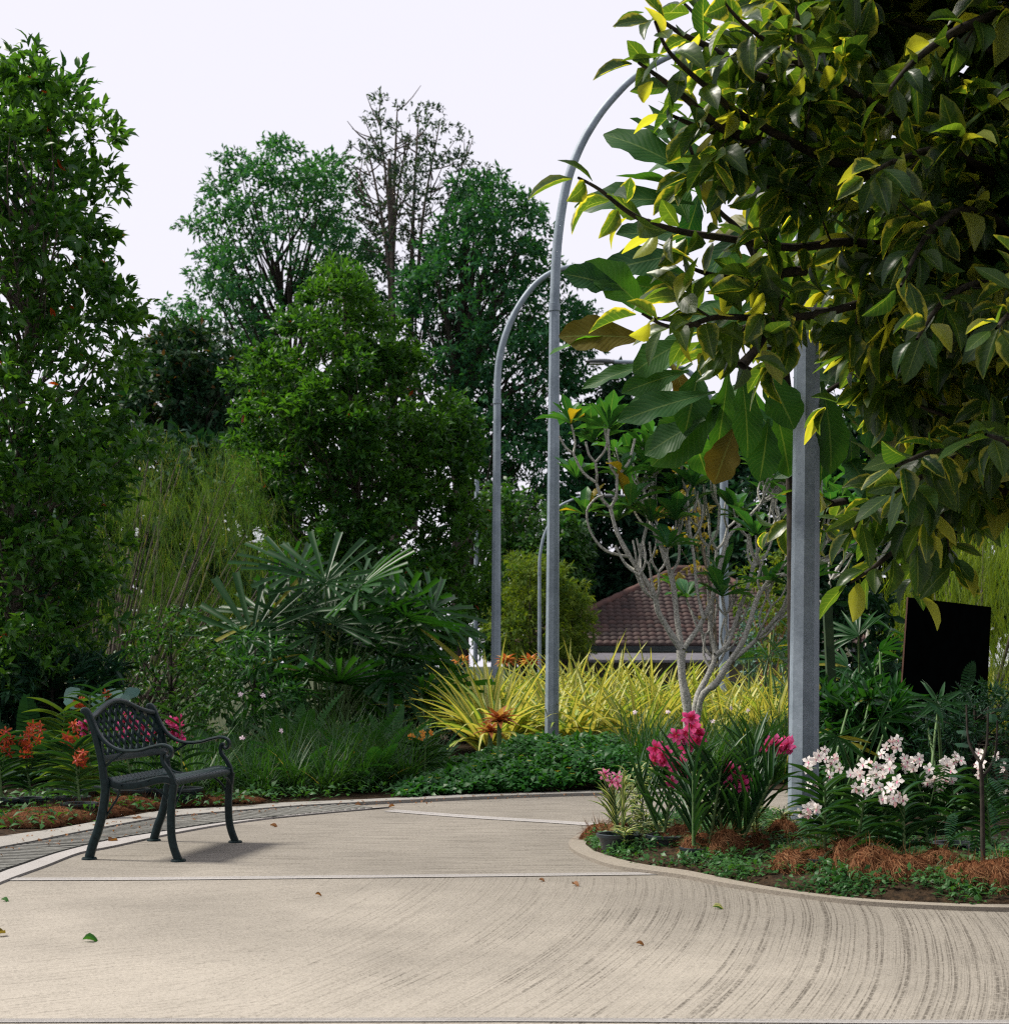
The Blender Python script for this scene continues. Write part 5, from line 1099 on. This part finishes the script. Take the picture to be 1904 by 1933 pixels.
# weeds along the island edge (uncountable)
rng = np.random.default_rng(300); A = np.array(IP); p = rng.uniform([.3, 6.8], [4, 10.5], (130000, 2)); p = p[inpoly(p, IP)]; d = edist(p, sm2(I_IN)); keep = (d < .6) & (noise_ := (np.sin(p[:, 0] * 13) + np.sin(p[:, 1] * 17 + p[:, 0] * 5)) * .5 + .55 > rng.random(len(p)) * 1.1); p = p[keep][:24000]
b = MB(); n = len(p); z = hisl(p[:, 0], p[:, 1]) + rng.random(n) ** 2 * .06; scatter(b, [leaf(2, .45, 'oval', .7, .2, 2), leaf(2, .12, 'blade', .8, 0, 2)], np.c_[p, z], rng.normal(size=(n, 3)) * [1, 1, .3] + [0, -.2, .7], rng.normal(size=(n, 3)) * .3 + [0, -.3, 1], .04 * rng.uniform(.5, 1.3, n), rng=rng)
tag(b.build('weeds', L['weed']), 'low green weeds along the edge of the island bed', 'weeds', None, 'stuff')
p = np.array([q for q in spread_in(rng, [(-4.6, 8.4)] + LB[:28] + [(-.3, 13.8), (-5, 12)], 900, .03)]); n = len(p); b = MB(); k = rng.integers(0, n, 4500); q = np.c_[p[k] + rng.normal(size=(4500, 2)) * .05, .035 + rng.random(4500) * .08]
scatter(b, [leaf(2, .45, 'oval', .7, .2, 2), leaf(2, .1, 'blade', .8, 0, 2)], q, rng.normal(size=(4500, 3)) * [1, 1, .3] + [0, 0, .6], rng.normal(size=(4500, 3)) * .3 + [0, 0, 1], .07 * rng.uniform(.5, 1.3, 4500), rng=rng); tag(b.build('bank_weeds', L['weed']), 'low green undergrowth on the bank', 'weeds', None, 'stuff')

# thin staked tree at the right
r = thing('staked_sapling', 'thin sapling with a single slim stem at the right edge of the bed', 'sapling', (G(1856, 1690)[0], G(1856, 1690)[1], .03)); Ys = G(1856, 1690)[1]
b = MB(); P = smoothpts([W(1857, 1700, Ys), W(1855, 1600, Ys), W(1853, 1480, Ys), W(1850, 1440, Ys)]); b.tube(P, np.linspace(.013, .009, len(P)), 7)
for x, y, dx in ((1850, 1440, -22), (1850, 1445, 12), (1852, 1470, 25)): b.tube(smoothpts([W(x, y, Ys), W(x + dx, y - 40, Ys + .05), W(x + dx * 1.2, y - 110, Ys + .1)]), np.linspace(.008, .004, 9), 6)
b.build('trunk', M['bark_dark'], r); rng = np.random.default_rng(17); b = MB(); n = 26
C = np.array([W(rng.uniform(1780, 1960), rng.uniform(1290, 1560), Ys + rng.uniform(-.3, .5)) for _ in range(n)]); D = C - W(1853, 1440, Ys) + rng.normal(size=(n, 3)) * .1; scatter(b, [frond(12, .3, .7)], C, D, np.array([0, -.2, 1.]), rng.uniform(.14, .24, n), rng=rng); b.build('crown', L['dark'], r)

# fallen leaves
for x, y, s, m, lab in [(10, 1766, .10, 'giant_y', 'yellow fallen leaf at the left edge of the path'), (156, 1778, .09, 'cover', 'green fallen leaf on the near left of the path'), (1080, 1672, .07, 'dry', 'curled brown leaf on the path before the island bed'), (1345, 1716, .08, 'vari', 'pale fallen leaf on the path below the orchids'), (1017, 1664, .05, 'dry', 'small brown leaf beside the path joint'),
                        (510, 1561, .08, 'dry', 'brown leaf on the path right of the bench'), (595, 1692, .05, 'dry', 'tiny dark leaf in the middle of the path'), (252, 1552, .12, 'dry', 'large dry leaf on the drain cover behind the bench'), (668, 1523, .1, 'dry', 'dry leaf near the far kerb'), (1200, 1785, .05, 'dry', 'tiny brown leaf below the island bed'), (205, 1592, .12, 'dry', 'dark dry leaf lying on the drain beside the bench leg'), (745, 1524, .08, 'dry', 'small dry leaf at the far end of the kerb'), (3, 1702, .06, 'cover', 'green sprig at the left edge of the path')]:
    X, Yg = G(x, y); b = MB(); rng = np.random.default_rng(x); scatter(b, [leaf(5, .5, 'oval', 1.0, .6, 5, wavy=.05, seed=x)], np.array([[X, Yg, .008]]), np.array([[rng.normal() + .8, rng.normal() * .5, .1]]), np.array([.1, -.2, 1.]), s * .8, rng=rng)
    o = b.build('fallen_leaf', L[m], origin=(X, Yg, 0)); tag(o, lab, 'fallen leaf', 'fallen leaves on the path')

# fine litter caught along the kerb and drain
rng = np.random.default_rng(77); KP = np.array(sm2(K0, 20)); n = 260; k = rng.integers(0, len(KP), n); q = KP[k] + np.c_[rng.uniform(-.05, .55, n), -rng.uniform(0, .5, n)]; b = MB()
scatter(b, [leaf(2, .5, 'oval', .8, .3, 2)], np.c_[q, np.full(n, .032)], rng.normal(size=(n, 3)) * [1, 1, .1], rng.normal(size=(n, 3)) * .2 + [0, 0, 1], rng.uniform(.012, .04, n), rng=rng); tag(b.build('leaf_litter', L['dry']), 'tiny scraps of dry leaf litter along the kerb and drain', 'leaf litter', None, 'stuff')

#==================================================================== RIGHT FOREGROUND TREES
def offs(pts, Y0, Y1):
    m = len(pts); return smoothpts([W(x, y, Y0 + (Y1 - Y0) * i / (m - 1)) for i, (x, y) in enumerate(pts)], 5)
rng = np.random.default_rng(400)
tb_ = W(2020, 1760, 7.6); tb_[2] = .02
ft = thing('variegated_rubber_tree', 'large tree with glossy yellow-edged leaves overhanging from the right edge', 'tree', tb_)
wood, lv = MB(), MB()
wood.tube(smoothpts([tb_, W(2030, 1200, 7.6), W(2010, 700, 7.5), W(1990, 300, 7.4), W(1960, -200, 7.4)]), np.linspace(.10, .05, 17), 10)
br = [([(1354, -10), (1399, 41), (1453, 82), (1512, 122), (1585, 163), (1666, 208), (1780, 280), (2000, 420)], 6.6, 7.4),
      ([(1236, 40), (1258, 91), (1295, 131), (1349, 177), (1385, 208), (1460, 250), (1560, 300), (1750, 380), (2000, 520)], 6.4, 7.4),
      ([(1091, 335), (1132, 358), (1177, 394), (1218, 417), (1286, 437), (1367, 449), (1494, 467), (1621, 458), (1800, 500), (2005, 620)], 6.7, 7.5),
      ([(1212, 592), (1254, 614), (1295, 616), (1354, 598), (1440, 600), (1540, 594), (1675, 566), (1820, 600), (2010, 700)], 6.8, 7.5),
      ([(1503, 10), (1508, 77), (1517, 118)], 6.7, 6.8),
      ([(1480, 560), (1440, 640), (1400, 690)], 7.0, 6.9),
      ([(1205, 118), (1250, 150), (1300, 190), (1360, 240), (1440, 270)], 6.6, 7.0), ([(1225, 20), (1280, 60), (1340, 90), (1420, 140), (1500, 160)], 7.0, 7.2), ([(1290, 5), (1350, 60), (1440, 110), (1500, 150)], 7.3, 7.3),
      ([(1262, 215), (1320, 240), (1400, 262), (1480, 290)], 6.9, 7.2), ([(1290, 500), (1350, 520), (1430, 520), (1520, 510)], 7.1, 7.3), ([(1330, 640), (1400, 620), (1480, 590), (1560, 590)], 7.3, 7.4),
      ([(1360, 300), (1420, 330), (1480, 370), (1520, 400)], 6.9, 7.3),
      ([(1612, 1000), (1640, 950), (1690, 947), (1800, 930), (2020, 900)], 7.2, 7.5),
      ([(1605, 1100), (1650, 1070), (1740, 1000), (1850, 940), (2020, 900)], 7.3, 7.5),
      ([(1445, 1000), (1490, 985), (1530, 960), (1600, 945)], 10.3, 10.0),
      ([(1670, 180), (1720, 120), (1800, 60), (1900, 20)], 6.6, 7.0), ([(1640, 330), (1700, 300), (1800, 290), (2000, 400)], 6.3, 7.3),
      ([(1700, 540), (1760, 430), (1850, 400), (2000, 500)], 6.3, 7.3), ([(1730, 640), (1790, 560), (1880, 540), (2010, 640)], 6.2, 7.3), ([(1880, 620), (1920, 600), (2010, 700)], 6.0, 7.2),
      ([(1690, 880), (1770, 850), (1860, 850), (2020, 860)], 6.4, 7.4), ([(1860, 820), (1930, 840), (2020, 850)], 6.2, 7.3), ([(1690, 930), (1740, 900), (1850, 850), (2020, 850)], 6.5, 7.3)]
tips = []
for pts, Ya, Yb in br:
    P = offs(pts, Ya, Yb); m = len(P); wood.tube(P, np.linspace(.006, .026, m), 7)
    seg = np.concatenate([[0], np.cumsum(np.linalg.norm(np.diff(P, axis=0), axis=1))]); t = 0.0; k = 0
    while t < min(seg[-1], 2.4):
        i = min(m - 2, int(np.searchsorted(seg, t))); ax = nrm(P[i] - P[i + 1]); a = k * 2.4; e1 = nrm(np.cross(ax, [0, 0, 1.])); e2 = np.cross(ax, e1)
        rad = e1 * math.cos(a) + e2 * math.sin(a); q = P[i] + rad * .01; D = ax * (.9 if t < .1 else .45) + rad * .75 + [0, 0, -.45]; tips.append((q, D)); t += .030 + .022 * rng.random(); k += 1
        if t > .25 and rng.random() < .11:   # side twig
            L_ = rng.uniform(.15, .34); e = q + nrm(rad + ax * .6) * L_; Q = curve(q, e, .08, 5); wood.tube(Q, np.linspace(.006, .003, 5), 5)
            for u in range(9): w_ = u / 8; tips.append((q + (e - q) * (.3 + .7 * w_), nrm(e - q) * .7 + sph(rng, 1)[0] * .8 + [0, 0, -.2]))
P = np.array([a for a, _ in tips]); D = nrm(np.array([b_ for _, b_ in tips])); n = len(P)
scatter(lv, LEAF_L, P + D * .02, D, rng.normal(size=(n, 3)) * .5 + [0, -.25, .8], rng.uniform(.14, .225, n), rng=rng)
# crown filling the right of the picture, extended unseen beyond it to block light
poly = [(1480, -10), (1440, 130), (1480, 300), (1440, 420), (1500, 530), (1640, 600), (1680, 760), (1700, 880), (1730, 910), (1790, 925), (2300, 950), (2500, 500), (2400, -500), (1700, -500), (1500, -260)]
C = crown(rng, poly, 7.7, 210, .95, 44)
Q = clump_leaves(lv, rng, C, .26, 60, LEAF_L, .18, flat=.9, droop=.6, up=.9)
Co = np.array([(rng.uniform(1.1, 5.6), y_, 1.09 + .4167 * y_ + rng.uniform(.5, 1.6)) for y_ in rng.uniform(3.6, 8.6, 95)])   # unseen foliage added above the frame to darken the crown below
clump_leaves(lv, rng, Co, .34, 46, LEAF_L, .19, flat=.8, droop=.5, up=.9)
for c in C[::3]: wood.tube(curve(W(2000, min(1000, HZ - (c[2] - EYE) * F / 7.7 + 100), 7.5), c, .1, 6, rng), np.linspace(.02, .006, 6), 5)
wood.build('trunk', M['bark_dark'], ft); lv.build('crown', L['ficus'], ft)

GL = [leaf(12, .36, 'obovate', b_, .12, 5, wavy=.055, seed=s) for s, b_ in enumerate((.25, .6, 1.0))]
bt_base = W(1503, 1560, 10.2); bt_base[2] = .05
bt = thing('giant_leaved_tree', 'slender tree with giant wavy ribbed leaves behind the right lamp pole', 'tree', bt_base)
wood = MB(); wood.tube(smoothpts([bt_base, W(1499, 1200, 10.1), W(1494, 900, 10), W(1480, 700, 9.8), W(1440, 520, 9.6), W(1410, 400, 9.5)]), np.linspace(.05, .02, 21), 9)
for pts in (((1440, 520), (1400, 440), (1358, 399), (1331, 358), (1299, 267)), ((1470, 660), (1400, 640), (1300, 610), (1235, 600)), ((1485, 760), (1420, 700), (1380, 690)), ((1480, 700), (1520, 600), (1560, 500)), ((1490, 820), (1560, 740), (1640, 700))): P = offs(pts, 9.7, 9.3); wood.tube(P, np.linspace(.02, .01, len(P)), 7)
wood.build('trunk', M['bark_dark'], bt); lv = MB(); k = 0
for (x0, y0), (x1, y1), wd, mi, face in [((1325, 345), (1150, 215), 62, 0, 0), ((1305, 310), (1205, 212), 34, 0, 1), ((1330, 368), (1173, 312), 22, 0, 2), ((1310, 385), (1088, 345), 62, 0, 0), ((1232, 605), (1132, 478), 78, 2, 0), ((1180, 548), (1073, 508), 62, 0, 0), ((1300, 478), (1140, 500), 66, 0, 0), ((1310, 530), (1190, 470), 60, 0, 0), ((1290, 560), (1200, 530), 60, 2, 0),
        ((1225, 640), (1066, 622), 78, 1, 0), ((1210, 640), (1040, 612), 22, 2, 2), ((1250, 680), (1100, 718), 36, 0, 1), ((1430, 585), (1385, 470), 85, 2, 0), ((1490, 600), (1500, 500), 70, 2, 0), ((1440, 640), (1330, 560), 70, 0, 0), ((1375, 690), (1360, 852), 48, 0, 0), ((1395, 690), (1427, 848), 56, 0, 0),
        ((1350, 740), (1174, 778), 62, 0, 0), ((1372, 745), (1240, 862), 86, 0, 0), ((1390, 800), (1347, 908), 62, 1, 0), ((1330, 790), (1215, 850), 60, 0, 0), ((1265, 680), (1300, 752), 34, 1, 0), ((1300, 700), (1180, 730), 50, 0, 0), ((1300, 420), (1260, 330), 60, 0, 0), ((1330, 400), (1250, 190), 60, 0, 1), ((1360, 420), (1290, 230), 70, 0, 0), ((1350, 430), (1340, 250), 70, 0, 0), ((1460, 760), (1500, 900), 60, 0, 0), ((1450, 790), (1440, 900), 60, 0, 0),
        ((1300, 640), (1190, 690), 60, 0, 0), ((1440, 690), (1500, 800), 70, 0, 0), ((1320, 690), (1300, 800), 66, 0, 0), ((1550, 720), (1590, 880), 70, 0, 0), ((1600, 720), (1690, 850), 70, 0, 0), ((1560, 760), (1550, 900), 66, 0, 0)]:
    k += 1; ya = 9.35 + rng.uniform(-.15, .25); a, b_ = W(x0, y0, ya), W(x1, y1, ya - rng.uniform(-.1, .25)); Ln = np.linalg.norm(b_ - a) * 1.04
    nv = {0: np.array([rng.normal() * .2, -1, .5]), 1: np.array([.6, -.5, .6]), 2: np.array([0, -.12, 1.])}[face]
    scatter(lv, GL[:2], a[None], (b_ - a)[None], nv, Ln, min(1.15, wd * ya / F / (.36 * .93) / 1.0) if face != 2 else Ln * .9, mi=mi, rng=rng)
for _ in range(115):
    x, y = (rng.uniform(1300, 1760), rng.uniform(230, 820)) if _ < 70 else (rng.uniform(1570, 1780), rng.uniform(600, 960)); c = W(x, y, 9.6 + rng.uniform(-.2, .9)); D = np.array([rng.normal() * .7, rng.normal() * .5, rng.uniform(-1, .5)])
    scatter(lv, GL, c[None], D[None], np.array([rng.normal() * .3, -.8, .7]), rng.uniform(.35, .6), mi=0 if rng.random() < .95 else 1, rng=rng)
lv.build('crown', mats('giant', 'giant_y', 'giant_g'), bt)

#==================================================================== UNSEEN TREES ADDED BEHIND THE VIEWPOINT TO CUT SKY FILL
for i, (x, y, r_, h, lab) in enumerate([(2.5, -7.5, 3.4, 10, 'big unseen tree added behind the viewpoint to cut fill light'), (9.5, -3.5, 3.2, 9, 'unseen tree added behind and right of the viewpoint to cut fill light'), (-6.5, -9.5, 3.2, 9, 'unseen tree added behind and left of the viewpoint to cut fill light')]):
    rng = np.random.default_rng(500 + i); root = thing('added_shade_tree', lab, 'tree', (x, y, 0)); b = MB(); b.tube([(x, y, 0), (x + .1, y, h * .4), (x, y, h * .8)], [.22, .16, .06], 8); b.build('trunk', M['bark_dark'], root)
    n = 90; C = sph(rng, n) * rng.uniform(.4, 1, n)[:, None] * [r_, r_, h * .42] + [x, y, h * .58]; b = MB(); clump_leaves(b, rng, C, .9, 40, LEAF_S, .55, center=C.mean(0)); b.build('crown', L['dark'], root)
